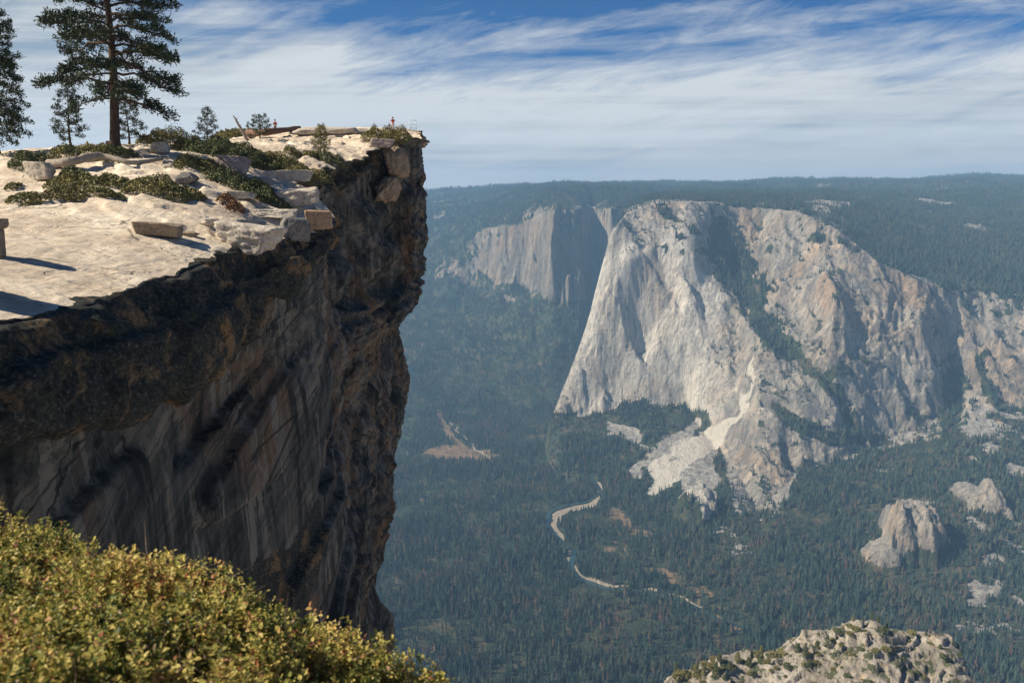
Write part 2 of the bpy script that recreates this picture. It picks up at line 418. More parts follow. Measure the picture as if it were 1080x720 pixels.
    def gline(pts, w0=.7, w1=1.25, wob=18):
        P = np.array([(*ground(a, b), w) for a, b, w in pts]); wx = X + wob * vnoise(X / 60, Y / 60, seed=95); wy = Y + wob * vnoise(X / 60, Y / 60, seed=96)
        return line_mask(P, w0, w1, wx, wy) * (z < -985) * (DD > 1550)
    meadow = np.maximum.reduce([gline([(476, 477, 105), (503, 481, 80)], .6, 1.3, 40), gline([(463, 440, 14), (480, 465, 16), (500, 482, 16)]),
                                (.5 + .5 * sstep(-.3, .3, med)) * gline([(650, 538, 34), (668, 556, 34), (690, 568, 30)], .3, 1.3, 50), .72 * gline([(640, 575, 22), (700, 600, 34), (760, 640, 30), (770, 690, 30)], .1, 1.3, 70) * sstep(-.4, .2, med),
                                gline([(868, 626, 9), (895, 627, 9)]), gline([(745, 690, 14), (770, 700, 12)])])
    riv = [(630, 514, 9), (636, 522, 9), (622, 532, 16), (600, 537, 18), (586, 544, 16), (584, 556, 12), (597, 572, 8), (603, 590, 7), (608, 602, 9), (625, 612, 7), (655, 616, 6), (685, 619, 5), (712, 625, 5), (740, 638, 5)]
    sand = gline([(a, b + 1, w * .9) for a, b, w in riv], wob=14)
    sand = np.maximum(sand, gline([(608, 533, 10), (590, 542, 13), (583, 548, 10)], wob=10))
    sand = np.maximum(sand, gline([(604, 596, 6), (615, 608, 9), (650, 617, 6)], wob=10))
    sand = np.maximum(sand, .9 * gline([(474, 445, 5), (490, 462, 6), (508, 478, 7), (520, 487, 9)], wob=20))
    sand = np.maximum(sand, slide)
    rock = np.maximum(rock, slide)
    veg = 1 - np.clip(rock, 0, 1)
    V = np.stack([X.ravel(), Y.ravel(), z.ravel()], 1)
    mat = terrain_material()
    o = mesh('terrain', V, grid_faces(NR, NC), mat, attrs=dict(veg=veg.ravel(), flat=flat.ravel(), pale=pale.ravel(), pale2=great.ravel(), slide=(slide > .05).astype(float).ravel(), back=(sstep(4000, 4300, DD) * (~isE)).ravel(), meadow=meadow.ravel(), sand=sand.ravel()))
    tag(o, kind='structure')
    # the river itself: a dark sheet of water a little above the floor
    riverpts = np.array([ground(a, b, -1046) for a, b, w in [(622, 509, 0), (634, 519, 0), (620, 529, 0), (598, 533, 0), (580, 540, 0), (577, 553, 0), (590, 567, 0), (606, 580, 0), (602, 596, 0), (612, 609, 0), (640, 619, 0), (680, 622, 0), (720, 632, 0), (750, 648, 0), (800, 668, 0)]])
    tt = np.linspace(0, len(riverpts) - 1, 160)
    P = np.stack([np.interp(tt, range(len(riverpts)), riverpts[:, j]) for j in (0, 1)], 1)
    for _ in range(3): P[1:-1] = (P[:-2] + P[1:-1] * 2 + P[2:]) / 4
    T = np.gradient(P, axis=0); T /= np.linalg.norm(T, axis=1)[:, None]; N_ = np.stack([-T[:, 1], T[:, 0]], 1)
    wd = 7 + 3 * vnoise(tt, tt * 0, seed=3)[:, None] * 2
    hz = lambda q: sample(q[:, 0], q[:, 1])
    def sample(x, y, A=z):
        u = (x / y - U[0]) / (U[1] - U[0]); r = np.interp(y, rows, np.arange(NR))
        i = np.clip(r.astype(int), 0, NR - 2); j = np.clip(u.astype(int), 0, NC - 2)
        a = r - i; b = np.clip(u - j, 0, 1)
        return (A[i, j] * (1 - a) * (1 - b) + A[i + 1, j] * a * (1 - b) + A[i, j + 1] * (1 - a) * b + A[i + 1, j + 1] * a * b)
    q1, q2 = P + N_ * wd, P - N_ * wd
    zc = np.maximum(np.maximum(hz(q1), hz(q2)), hz(P)) + 1.5
    for _ in range(4): zc[1:-1] = (zc[:-2] + zc[1:-1] + zc[2:]) / 3
    zc += .8
    V = np.concatenate([np.c_[q1, zc], np.c_[q2, zc]]); n = len(P)
    Fs = np.array([(i, i + 1, n + i + 1, n + i) for i in range(n - 1)])
    s = NT('river water'); s.b.inputs['Roughness'].default_value = .15; s.b.inputs['Specular IOR Level'].default_value = .5
    rv = mesh('river', V, Fs, s.base((.02, .045, .045))); tag(rv, kind='structure')
    return dict(U=U, rows=rows, z=z, veg=veg, sand=sand, meadow=meadow, sample=sample, gz=gz, isE=isE.astype(float), PX=PX, PY=PY, river=P, DD=DD)

# ================================================================== FOREST (far-off wood, one mass)
def conifer_mesh(name, mat, seed, slim=.17, n=7, dead=False):
    r = np.random.default_rng(seed); V = []; Fs = []
    tiers = 7
    V += [(-.012, 0, 0), (.012, 0, 0), (0, .014, 0), (0, 0, .95)]; Fs += [(0, 1, 3), (1, 2, 3), (2, 0, 3)]
    for t in range(tiers):
        z0 = .10 + .80 * t / tiers; rad = slim * (1 - .86 * t / tiers) * r.uniform(.8, 1.15); top = z0 + .26 * (1 - .35 * t / tiers)
        b = len(V); V.append((r.normal(0, .006), r.normal(0, .006), min(top, 1)))
        ph = r.uniform(0, 6)
        for k in range(n * 2):
            a = ph + k * math.pi / n; rr = rad * (r.uniform(.75, 1.25) if k % 2 == 0 else r.uniform(.35, .6))
            V.append((rr * math.cos(a), rr * math.sin(a), z0 + r.uniform(-.03, .03) + (0 if k % 2 == 0 else .035)))
        for k in range(n * 2):
            if dead and r.random() < .35: continue
            Fs.append((b, b + 1 + k, b + 1 + (k + 1) % (n * 2)))
    return mesh(name, V, Fs, mat, smooth=False, link=False)
def build_forest(T):
    def tm(name, a, b):
        s = NT(name)
        oi = s.N.new('ShaderNodeObjectInfo').outputs['Random']
        return s.base(s.mix(oi, a, b))
    mats = [tm('conifer green', (.016, .034, .026), (.060, .092, .062)), tm('conifer olive', (.045, .062, .038), (.105, .11, .065)), tm('conifer brown', (.10, .075, .05), (.17, .115, .075))]
    kinds = [conifer_mesh('conifer_a', mats[0], 1, .15), conifer_mesh('conifer_b', mats[0], 2, .19), conifer_mesh('conifer_c', mats[1], 3, .2), conifer_mesh('conifer_d', mats[2], 4, .16, dead=True)]
    def scatter(u0, u1, D0, D1, cell, hmin, hmax, thr, keep=1., seed=0):
        r = np.random.default_rng(seed)
        A = .5 * (u1 - u0) * (D1 * D1 - D0 * D0); n = int(A / cell ** 2 * keep)
        D = np.sqrt(r.uniform(D0 ** 2, D1 ** 2, n)); u = r.uniform(u0, u1, n)
        x, y = u * D, D
        S = T['sample']; z = S(x, y); v = S(x, y, T['veg']); sd = S(x, y, T['sand']); md = S(x, y, T['meadow'])
        g = S(x, y, T['gz'])
        cl = fbm(x / 55, y / 55, o=3, seed=101)
        ok = (v + .30 * cl + r.uniform(-.18, .18, n) > thr) & (sd < .25) & ((md < .35) | (r.random(n) < .06)) & (g < 5)
        ok &= r.random(n) < np.clip(1.1 - .2 * (g - .6), .4, 1)
        pt = fbm(x / 190, y / 190, o=3, seed=103)
        ok &= r.random(n) < np.clip(.90 + 1.2 * cl + .6 * pt, .10, 1)
        ok |= (v < .5) & (g < 1.1) & (y > 3250) & (y < 4600) & (r.random(n) < .16) & (z > -420)
        # keep clear of the river
        near = (z < -980) & (y > 1550) & (y < 3000) & (x > 0) & (x < 900)
        idx = np.where(ok & near)[0]
        if len(idx):
            P = T['river']; d2 = np.full(len(idx), 1e9)
            for p in P: d2 = np.minimum(d2, (x[idx] - p[0]) ** 2 + (y[idx] - p[1]) ** 2)
            # the camera looks over the near bank: keep it clear for one tree height
            ok[idx[d2 < 14 ** 2]] = False
        x, y, z, v, pt, g = x[ok], y[ok], z[ok], v[ok], pt[ok], g[ok]
        h = r.uniform(hmin, hmax, len(x)) * np.where(r.random(len(x)) < .25, .6, 1) * np.clip(.6 + .6 * v, .55, 1.1) * np.clip(1 + .55 * pt, .6, 1.3)
        return np.stack([x, y, z - .5, h], 1)
    P = [scatter(-.22, .74, 1540, 2500, 8.6, 15, 31, .45, seed=1),
         scatter(-.22, .74, 2500, 3900, 9.5, 14, 28, .47, seed=2),
         scatter(.08, .74, 3200, 5200, 11, 12, 24, .50, seed=3),
         scatter(-.22, .30, 3900, 6600, 13, 15, 28, .50, seed=4),
         scatter(-.22, .74, 5200, 8900, 19, 18, 32, .45, seed=5)]
    P = np.concatenate(P); print('forest trees', len(P))
    r = np.random.default_rng(5)
    cb = fbm(P[:, 0] / 160, P[:, 1] / 160, o=3, seed=111)
    cb2 = fbm(P[:, 0] / 230 + 7, P[:, 1] / 230, o=4, seed=113)
    k = r.choice(3, len(P), p=[.46, .42, .12]).astype(float); k = np.where(r.random(len(P)) < np.clip(.9 * cb2 + .1, 0, .6), 2., k)
    k = np.where(r.random(len(P)) < np.clip(.03 + .85 * np.clip(cb - .08, 0, 1), 0, .5) * (P[:, 2] < -850) + .02, 3, k)
    me = bpy.data.meshes.new('forest'); me.vertices.add(len(P)); me.vertices.foreach_set('co', P[:, :3].astype(np.float32).ravel())
    for nme, a in (('h', P[:, 3]), ('rot', r.uniform(0, 6.28, len(P))), ('kind', k), ('w', r.uniform(.8, 1.3, len(P)))):
        at = me.attributes.new(nme, 'FLOAT', 'POINT'); at.data.foreach_set('value', a.astype(np.float32))
    o = bpy.data.objects.new('forest', me); COL.objects.link(o)
    tag(o, 'dense blue green conifer forest covering the valley floor and the far mountain slopes', 'forest', kind='stuff')
    g = bpy.data.node_groups.new('forest', 'GeometryNodeTree')
    g.interface.new_socket('Geometry', in_out='INPUT', socket_type='NodeSocketGeometry'); g.interface.new_socket('Geometry', in_out='OUTPUT', socket_type='NodeSocketGeometry')
    N, L = g.nodes, g.links
    gi, go = N.new('NodeGroupInput'), N.new('NodeGroupOutput')
    def at(n):
        a = N.new('GeometryNodeInputNamedAttribute'); a.data_type = 'FLOAT'; a.inputs['Name'].default_value = n; return a.outputs['Attribute']
    h, rot, kind, w = at('h'), at('rot'), at('kind'), at('w')
    hw = N.new('ShaderNodeMath'); hw.operation = 'MULTIPLY'; L.new(h, hw.inputs[0]); L.new(w, hw.inputs[1])
    sc = N.new('ShaderNodeCombineXYZ'); L.new(hw.outputs[0], sc.inputs[0]); L.new(hw.outputs[0], sc.inputs[1]); L.new(h, sc.inputs[2])
    rt = N.new('ShaderNodeCombineXYZ'); L.new(rot, rt.inputs[2])
    join = N.new('GeometryNodeJoinGeometry')
    for i, ob in enumerate(kinds):
        cmp = N.new('FunctionNodeCompare'); cmp.data_type = 'FLOAT'; cmp.operation = 'EQUAL'; L.new(kind, cmp.inputs[0]); cmp.inputs[1].default_value = float(i); cmp.inputs['Epsilon'].default_value = .1
        oi = N.new('GeometryNodeObjectInfo'); oi.inputs['Object'].default_value = ob; oi.inputs['As Instance'].default_value = True
        ip = N.new('GeometryNodeInstanceOnPoints'); L.new(gi.outputs[0], ip.inputs['Points']); L.new(cmp.outputs[0], ip.inputs['Selection'])
        L.new(oi.outputs['Geometry'], ip.inputs['Instance']); L.new(rt.outputs[0], ip.inputs['Rotation']); L.new(sc.outputs[0], ip.inputs['Scale'])
        L.new(ip.outputs[0], join.inputs[0])
    L.new(join.outputs[0], go.inputs[0])
    md = o.modifiers.new('forest', 'NODES'); md.node_group = g
# ================================================================== NEAR PROMONTORY
def catmull(P, q):
    """P (n,...) knots at 0..n-1, q params"""
    P = np.asarray(P, float); n = len(P)
    i = np.clip(np.floor(q).astype(int), 0, n - 2); t = (q - i)
    g = lambda j: P[np.clip(j, 0, n - 1)]
    t = t.reshape((-1,) + (1,) * (P.ndim - 1))
    a, b, c, d = g(i - 1), g(i), g(i + 1), g(i + 2)
    return .5 * (2 * b + (c - a) * t + (2 * a - 5 * b + 4 * c - d) * t ** 2 + (3 * b - a - 3 * c + d) * t ** 3)
TOPC = [W(*a) for a in [(0, 338, 26), (100, 322, 32), (180, 292, 40), (240, 272, 48), (300, 262, 57), (345, 246, 65), (312, 193, 84), (340, 186, 88), (360, 177, 92), (385, 166, 98), (407, 153, 104), (432, 147, 106), (445, 141, 110),
     (0, 290, 32), (0, 250, 40), (0, 215, 52), (40, 192, 60), (0, 178, 64), (0, 163, 72), (60, 160, 73), (122, 157, 72), (70, 178, 64), (150, 205, 56), (200, 252, 47), (100, 245, 46), (100, 290, 36), (60, 310, 32),
     (160, 170, 68), (200, 180, 66), (250, 205, 63), (250, 235, 55), (300, 225, 62), (290, 200, 70), (250, 172, 78), (220, 152, 88), (200, 160, 80), (260, 147, 100), (300, 140, 115), (300, 155, 92), (330, 163, 90), (345, 150, 105), (380, 150, 104), (360, 137, 120), (410, 138, 113), (437, 140, 112), (320, 137, 122), (380, 136, 122), (425, 138, 122)]]
TOPC += [np.array(a) for a in [(-17., 14, -4.3), (-19, 4, -4.5), (-26, -15, -4.5), (-40, 12, -3.2), (-70, 5, -1), (-90, 40, 2.), (-60, 90, 3.5), (-45, 100, 4.5), (-90, 110, 2.), (-70, 150, 5), (-40, 150, 8), (-25, 165, 7), (-14, 128, 8), (-110, -10, 0)]]
TOPC = np.array(TOPC)
def _tps(P, z, lam=.35):
    n = len(P); d = np.linalg.norm(P[:, None] - P[None], axis=2) / 10
    K = np.where(d > 0, d * d * np.log(d + 1e-9), 0) + np.eye(n) * lam
    A = np.zeros((n + 3, n + 3)); A[:n, :n] = K; A[:n, n] = 1; A[:n, n + 1:] = P / 10; A[n, :n] = 1; A[n + 1:, :n] = P.T / 10
    return np.linalg.solve(A, np.r_[z, 0, 0, 0])
_w = _tps(TOPC[:, :2], TOPC[:, 2])
def ztop(x, y):
    x = np.atleast_1d(np.asarray(x, float)); y = np.atleast_1d(np.asarray(y, float)); sh = np.broadcast(x, y).shape
    xf, yf = np.broadcast_arrays(x, y); xf = xf.ravel(); yf = yf.ravel()
    out = _w[-3] + _w[-2] * xf / 10 + _w[-1] * yf / 10
    for i, c in enumerate(TOPC):
        d = np.hypot(xf - c[0], yf - c[1]) / 10; out += _w[i] * d * d * np.log(d + 1e-9)
    far = sstep(45, 62, yf)
    # sheeting joints: low terraces in the granite, gentler on the near slab
    s = fbm(xf / 9, yf / 9, o=3, seed=201) * 2.2 + yf * .09
    st = (np.floor(s) + sstep(.42, .58, s - np.floor(s))) - s
    s2 = fbm(xf / 3.2, yf / 2.0, o=3, seed=204) * 2 + yf * .35; st2 = (np.floor(s2) + sstep(.42, .58, s2 - np.floor(s2))) - s2
    out += (.05 + .05 * far) * st2
    out += (.10 + .34 * far) * st
    out += (.05 + .08 * far) * fbm(xf / 6, yf / 6, o=3, seed=202) + .05 * fbm(xf / .8, yf / .8, o=3, seed=203) * (.4 + far)
    return out.reshape(sh)
def hit(px, py, D0=20, D1=135):
    D = np.arange(D0, D1, .25); x, y, z = ray(px, py)
    g = ztop(x / y * D, D) - z / y * D
    lipx = np.interp(D, [10, 66, 71, 83, 88, 92, 97, 104, 110, 125], [-16.6, -15.3, -15.6, -22.4, -20.8, -19.6, -17.6, -16.3, -11.5, -12.5])
    g = np.where(x / y * D < lipx + .6, g, -1)
    k = np.where(g > 0)[0]
    i = k[0] if len(k) else int(np.argmax(g))
    return np.array((x / y * D[i], D[i], float(ztop(x / y * D[i], D[i])[0])))
def granite_material():
    s = NT('granite')
    n1 = s.noise(None, .22, 8, .62, .4); n2 = s.noise(None, 2.2, 7, .7); n3 = s.noise(s.mapping((.7, .12, 1), rot=(0, 0, .35)), .8, 7, .65, .6)
    top = s.ramp(n1, [(.30, (.36, .30, .23)), (.48, (.56, .47, .36)), (.62, (.66, .58, .46))])
    top = s.mix(s.ramp(n2, [(.34, .8), (.46, 0)]), top, (.28, .225, .165))
    top = s.mix(s.ramp(n3, [(.56, 0), (.66, .65)]), top, (.34, .30, .25))
    crk = s.ramp(s.voro(s.mapping((.16, .42, .5), rot=(0, 0, .3)), 1, 'DISTANCE_TO_EDGE'), [(.0, 1), (.012, 0)])
    crk = s.math('MULTIPLY', crk, s.ramp(s.noise(None, .35, 3), [(.48, 0), (.56, 1)]))
    top = s.mix(crk, top, (.12, .10, .08))
    # the steep face: grey brown wall with mineral streaks running down and back
    cs = s.mapping((1, 1, 1), rot=(R(64), 0, 0))
    w1 = s.noise(s.mapping((.5, .5, .035), co=cs), 1, 10, .66, .1); w2 = s.noise(s.mapping((1.8, 1.8, .11), co=cs), 1, 9, .70, .1); w3 = s.noise(s.mapping((.07, .07, .045)), 1, 7, .6, .8)
    v1 = s.noise(s.mapping((1.4, 1.4, .045)), 1, 9, .66, .08); v2 = s.noise(s.mapping((.33, .33, .03)), 1, 8, .65, .4)
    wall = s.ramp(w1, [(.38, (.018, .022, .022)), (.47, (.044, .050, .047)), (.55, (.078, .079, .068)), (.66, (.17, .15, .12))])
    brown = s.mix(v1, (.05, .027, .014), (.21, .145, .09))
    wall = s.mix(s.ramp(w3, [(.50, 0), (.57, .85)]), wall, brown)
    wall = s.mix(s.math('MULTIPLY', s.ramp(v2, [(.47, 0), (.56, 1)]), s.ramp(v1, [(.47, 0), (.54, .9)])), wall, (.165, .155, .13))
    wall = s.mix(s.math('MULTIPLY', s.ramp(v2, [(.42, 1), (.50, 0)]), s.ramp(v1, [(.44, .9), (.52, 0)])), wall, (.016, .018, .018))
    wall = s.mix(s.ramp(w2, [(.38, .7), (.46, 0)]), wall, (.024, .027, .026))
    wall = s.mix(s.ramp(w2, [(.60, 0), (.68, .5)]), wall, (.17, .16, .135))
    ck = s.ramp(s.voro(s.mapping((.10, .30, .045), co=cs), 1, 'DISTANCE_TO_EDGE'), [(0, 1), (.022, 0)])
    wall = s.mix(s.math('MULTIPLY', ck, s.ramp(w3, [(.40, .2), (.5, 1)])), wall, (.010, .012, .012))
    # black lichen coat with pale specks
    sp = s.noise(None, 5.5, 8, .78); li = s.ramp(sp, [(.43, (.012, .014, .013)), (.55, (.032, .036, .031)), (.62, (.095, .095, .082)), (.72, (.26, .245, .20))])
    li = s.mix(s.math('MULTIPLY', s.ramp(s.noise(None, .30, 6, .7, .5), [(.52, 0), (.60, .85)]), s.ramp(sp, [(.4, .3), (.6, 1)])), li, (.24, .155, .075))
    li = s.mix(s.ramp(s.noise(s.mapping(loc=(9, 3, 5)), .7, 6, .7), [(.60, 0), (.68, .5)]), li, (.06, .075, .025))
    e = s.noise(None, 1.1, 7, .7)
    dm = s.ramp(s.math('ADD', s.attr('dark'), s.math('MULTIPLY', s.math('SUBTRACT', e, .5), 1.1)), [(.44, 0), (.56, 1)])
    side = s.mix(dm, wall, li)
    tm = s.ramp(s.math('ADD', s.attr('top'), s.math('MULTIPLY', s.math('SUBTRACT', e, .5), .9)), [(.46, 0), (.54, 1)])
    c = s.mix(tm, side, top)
    c = s.mix(s.math('MULTIPLY', s.attr('fresh'), .85), c, (.40, .28, .18))
    h = s.math('ADD', s.math('ADD', s.math('MULTIPLY', n3, .22), s.math('MULTIPLY', n2, .13)), s.math('MULTIPLY', s.noise(None, 14, 5, .7), .02))
    h = s.math('ADD', h, s.math('MULTIPLY', crk, -.05))
    hs = s.math('ADD', s.math('MULTIPLY', w2, .08), s.math('MULTIPLY', w1, .10)); hs = s.math('ADD', hs, s.math('MULTIPLY', sp, .07))
    hh = s.mix(tm, hs, h)
    s.bump(hh, .8, 1.0)
    return s.base(c)
def build_cliff():
    P0 = [np.array((-26., -18, -4.6)), np.array((-19., 2, -4.5)), W(-250, 432, 18), W(0, 338, 26), W(100, 322, 32), W(180, 292, 40), W(240, 272, 48), W(300, 262, 57), W(348, 246, 66), W(352, 224, 71), W(313, 192, 83),
          W(340, 184, 88), W(360, 175, 92), W(384, 170, 97), W(407, 155, 104), W(432, 149, 107), W(445, 140, 110), W(444, 137, 119), np.array((-14., 135, 8)), np.array((-22., 165, 7))]
    n = len(P0); KN = np.zeros((n, 16, 3))
    P0 = np.array(P0); P0[:, 2] = ztop(P0[:, 0], P0[:, 1])
    Hs = [3.5, 3.5, 3.5, 3.7, 4.3, 5.2, 4.6, 3.0, 2.2, 2.2, 2.2, 2.5, 3, 3, 3, 3, 4, 4, 4, 4]
    rec = [3.2, 3.2, 3.2, 3.3, 3.2, 3.0, 2.4, 1.4, .6, .4, .3, .2, .2, .3, .2, .3, .1, .1, .1, .1]
    zK = [-12, -16, -20, -25, -32, -40, -48, -57, -75, -150, -420]
    near = [-20.6, -20.4, -20.2, -20., -19.6, -19.2, -18.8, -18.4, -17, -8, 30]
    XA = {0: [x - 7 for x in near], 1: [x - 1 for x in near], 2: near, 3: near, 4: near, 5: near, 6: [-20, -19.8, -19.6, -19.3, -19, -18.7, -18.3, -18, -16.5, -8, 30],
          7: [-18, -17.8, -17.6, -17.4, -17.3, -17.2, -17.1, -17, -16, -8, 30], 8: [-16.2, -16, -15.8, -15.6, -15.9, -16.3, -16.5, -16.3, -15.4, -8, 30], 9: [-16.6, -16, -15.5, -15.1, -15.6, -16.3, -16.6, -16.2, -15, -8, 30],
          10: [-18.8, -17.2, -15.4, -14.1, -14.9, -15.9, -16.5, -15.8, -15, -8, 30], 11: [-18.2, -16.6, -14.6, -13.4, -14.5, -15.6, -16.3, -15.4, -15, -8, 30], 12: [-17.2, -15.9, -13.8, -12.9, -14.2, -15.4, -16.2, -15.1, -14.6, -8, 30],
          13: [-16.8, -15.6, -13.2, -12.7, -14, -15.4, -16.1, -14.7, -14.5, -8, 30], 14: [-15.4, -15, -12.9, -12.7, -14.2, -15.6, -16.2, -14.8, -14.5, -8, 30], 15: [-14.3, -14.6, -12.8, -12.8, -14.4, -15.9, -16.4, -15, -14.6, -8, 30]}
    for i in range(16, 20): XA[i] = [x - (i - 15) * 1.0 for x in XA[15]]
    YA = [0, 0, 0, 0, 0, 0, 0, 0, 0, 0, 0, 0, 0, 0, -1, -2, -5, -8, -10, -14]
    nx = [1] * 9 + [.9, .9, .95, .95, .95, .7, .9, 1, 1, 1, 1]
    for i in range(n):
        L = P0[i]; h = Hs[i]
        KN[i, 0] = L; KN[i, 1] = L + (.25 * nx[i], 0, -.14 * h); KN[i, 2] = L + (.75 * nx[i] if i < 8 else .15, 0, -.5 * h)
        KN[i, 3] = L + ((.55 if i < 8 else .1), 0, -h); KN[i, 4] = L + (-rec[i], .0, -h - .9)
        for j, z in enumerate(zK):
            f = min(1, (j + 1) / 4.)
            KN[i, 5 + j] = (XA[i][j], L[1] + YA[i] * f, z)
    # the outline of the prow, read against the sky
    sil = [(447, 165, 110), (449, 190, 110), (450, 225, 110), (452, 262, 110), (447, 285, 109)]
    for i in (15, 16, 17):
        off = (i - 16) * .5
        for j, (a, b, c) in zip((1, 2, 3, 4, 5), ((446, 150, 110), (448, 178, 110), (451, 225, 110), (453, 262, 110), (433, 300, 108))):
            p = W(a, b, c); KN[i, j, 0] = p[0] - abs(off) * .8; KN[i, j, 2] = p[2]; KN[i, j, 1] = P0[i, 1] - .2 * j
        for j, (a, b, c) in zip((6, 7, 8, 9, 10, 11, 12), ((424, 345, 105), (430, 385, 104), (426, 430, 103), (408, 505, 101), (396, 590, 100), (408, 640, 99), (414, 690, 98))):
            p = W(a, b, c); KN[i, j, 0] = min(p[0], KN[i, j, 0] + 3) - abs(off) * .8
    NS = 900
    q = np.linspace(0, n - 1, NS * 4)
    lip = catmull(KN[:, 0], q); d = np.r_[0, np.cumsum(np.linalg.norm(np.diff(lip, axis=0), axis=1) * np.interp(lip[1:, 1], [0, 20, 110, 170], [1., 1.6, 1, .5]))]
    q = np.interp(np.linspace(0, d[-1], NS), d, q)
    Kq = catmull(KN, q)                               # NS,16,3
    sub = [8, 14, 16, 14, 26, 24, 24, 28, 34, 34, 30, 26, 20, 14, 8]
    tq = np.concatenate([np.arange(s) / s + i for i, s in enumerate(sub)] + [[15.]])
    S = catmull(np.swapaxes(Kq, 0, 1), tq)            # NL,NS,3
    X, Y, Z = S[..., 0], S[..., 1], S[..., 2]
    # outward direction from the surface itself
    du = np.gradient(S, axis=1); dv = np.gradient(S, axis=0)
    Nn = np.cross(du, dv); Nn /= np.linalg.norm(Nn, axis=2, keepdims=True) + 1e-9
    # choose sign so that the normal points to +X mostly
    sgn = np.sign((Nn[..., 0] * .9 + Nn[..., 1] * -.3).mean()); Nn *= sgn
    t = np.broadcast_to(tq[:, None], X.shape)
    a = .9 * Y + .42 * Z; b = .9 * Z - .42 * Y
    fac = ridged(b / 5.5 + .4 * fbm(Y / 9, Z / 9, seed=1), a / 38, X / 9, o=4, seed=301, gain=.5)
    fac2 = ridged(b / 1.7, a / 14, X / 4, o=4, seed=302, gain=.55)
    ver = ridged(Y / 3.2, Z / 17 + .2 * vnoise(Y / 3, Z / 3, seed=8), X / 4, o=4, seed=303)
    blk = vnoise(Y / 4.5, Z / 3.3, X / 4, seed=304) * 3; blk = np.floor(blk * 1.5) / 1.5
    fine = fbm(X / .7, Y / .7, Z / .7, o=4, seed=305, gain=.6)
    fac = fac - fac.mean(); fac2 = fac2 - fac2.mean(); ver = ver - ver.mean()
    plate = vnoise(b / 8, a / 34, X / 20, seed=307) * 3.4; plate = (np.floor(plate) + sstep(.42, .58, plate - np.floor(plate)))
    plate2 = vnoise(Y / 5, Z / 9, X / 9, seed=308) * 3; plate2 = (np.floor(plate2) + sstep(.42, .58, plate2 - np.floor(plate2)))
    zs = Z / 4.2 + 1.1 * vnoise(Y / 6, Z / 9, seed=309); zs = np.floor(zs); led = (_hash((zs + 500).astype(np.int64), (zs * 0).astype(np.int64), (zs * 0).astype(np.int64), 31) & np.uint32(255)).astype(float) / 255 - .5
    deep = sstep(4.2, 6, t)
    far = sstep(66, 84, Y)
    disp = deep * ((1 - far) * (.18 * fac + .06 * fac2 + .10 * ver) + far * (.55 * fac + .25 * fac2 + .5 * ver + .25 * blk)) * (1 - .15 * deep)
    disp += (1 - deep) * ((1 - far) * (.28 * ridged(Y / 3.5, Z / 1.6, X / 3, o=4, seed=306) + .25 * blk * .5) + far * (.7 * ver + .45 * fac2 + .35 * blk))
    disp += (.13 - .09 * deep * (1 - far)) * fine
    disp += deep * (1 - far) * .95 * plate + far * (.45 * plate2 + .8 * led)
    disp -= far * .25
    # the overhanging slab is itself two courses, the lower one set forward
    cs_ = 1.75 + .35 * fbm(Y / 5, Y * 0, o=3, seed=315)
    disp += (1 - deep) * (1 - far) * (.42 * sstep(cs_ - .08, cs_ + .08, t) * (1 - sstep(3.0, 3.4, t)) + .35 * plate2 * sstep(.2, .6, t))
    disp *= sstep(0, .35, t) * (.35 + .65 * sstep(0, 1.5, t))
    S = S + Nn * disp[..., None]
    # broken edge of the lip, fading down the face (same shift used by the top sheet)
    def lipshift(x, y): return .5 * fbm(y / 2.6, x * 0, o=4, seed=311) + .25 * np.floor(3 * vnoise(y / 1.7, x * 0 + 4, seed=312)) * sstep(40, 60, y)
    ls = lipshift(Kq[:, 0, 0], Kq[:, 0, 1])
    S[..., 0] += ls[None, :] * (1 - sstep(1.2, 4, t))
    S[0, :, 2] = ztop(S[0, :, 0], S[0, :, 1])
    for k in range(1, 8): S[k, :, 2] += (S[0, :, 2] - Kq[:, 0, 2]) * (1 - k / 8)
    # keep the outline of the prow where the rock really ends: overhang, cut-back and foot
    tgt_y = [100, 140, 148, 165, 185, 225, 262, 285, 296, 301, 325, 345, 375, 400, 430, 470, 510, 528, 560, 600, 625, 640, 655, 672, 760, 900]
    tgt_x = [445, 445, 444, 446, 448, 450, 452, 449, 441, 432, 430, 419, 427, 433, 428, 419, 408, 407, 399, 392, 396, 409, 415, 418, 420, 440]
    far_m = Y[0] > 60
    for it in range(2):
        PXc, PYc = to_px(S[..., 0], S[..., 1], S[..., 2])
        cor = np.zeros(S.shape[0])
        for k in range(S.shape[0]):
            i = np.where(far_m)[0][np.argmax(PXc[k][far_m])]
            cor[k] = (np.interp(PYc[k, i], tgt_y, tgt_x) - PXc[k, i]) * S[k, i, 1] / F
        cor = np.convolve(np.pad(cor, 4, 'edge'), np.hanning(9) / np.hanning(9).sum(), 'valid')
        cor = np.clip(cor, -9, 4) * sstep(.2, 1.2, tq)
        S[..., 0] += cor[:, None] * sstep(62, 92, Y) * (1 - .0 * Y)
    # colour zones
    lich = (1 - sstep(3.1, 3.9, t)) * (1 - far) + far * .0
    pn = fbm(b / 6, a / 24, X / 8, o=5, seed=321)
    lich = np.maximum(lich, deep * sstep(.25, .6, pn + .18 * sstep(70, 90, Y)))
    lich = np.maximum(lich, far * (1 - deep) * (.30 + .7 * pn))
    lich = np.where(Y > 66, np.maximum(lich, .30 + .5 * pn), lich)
    topa = .3 * (1 - sstep(.0, .55, t)) + 0 * t
    PXc, PYc = to_px(S[..., 0], S[..., 1], S[..., 2])
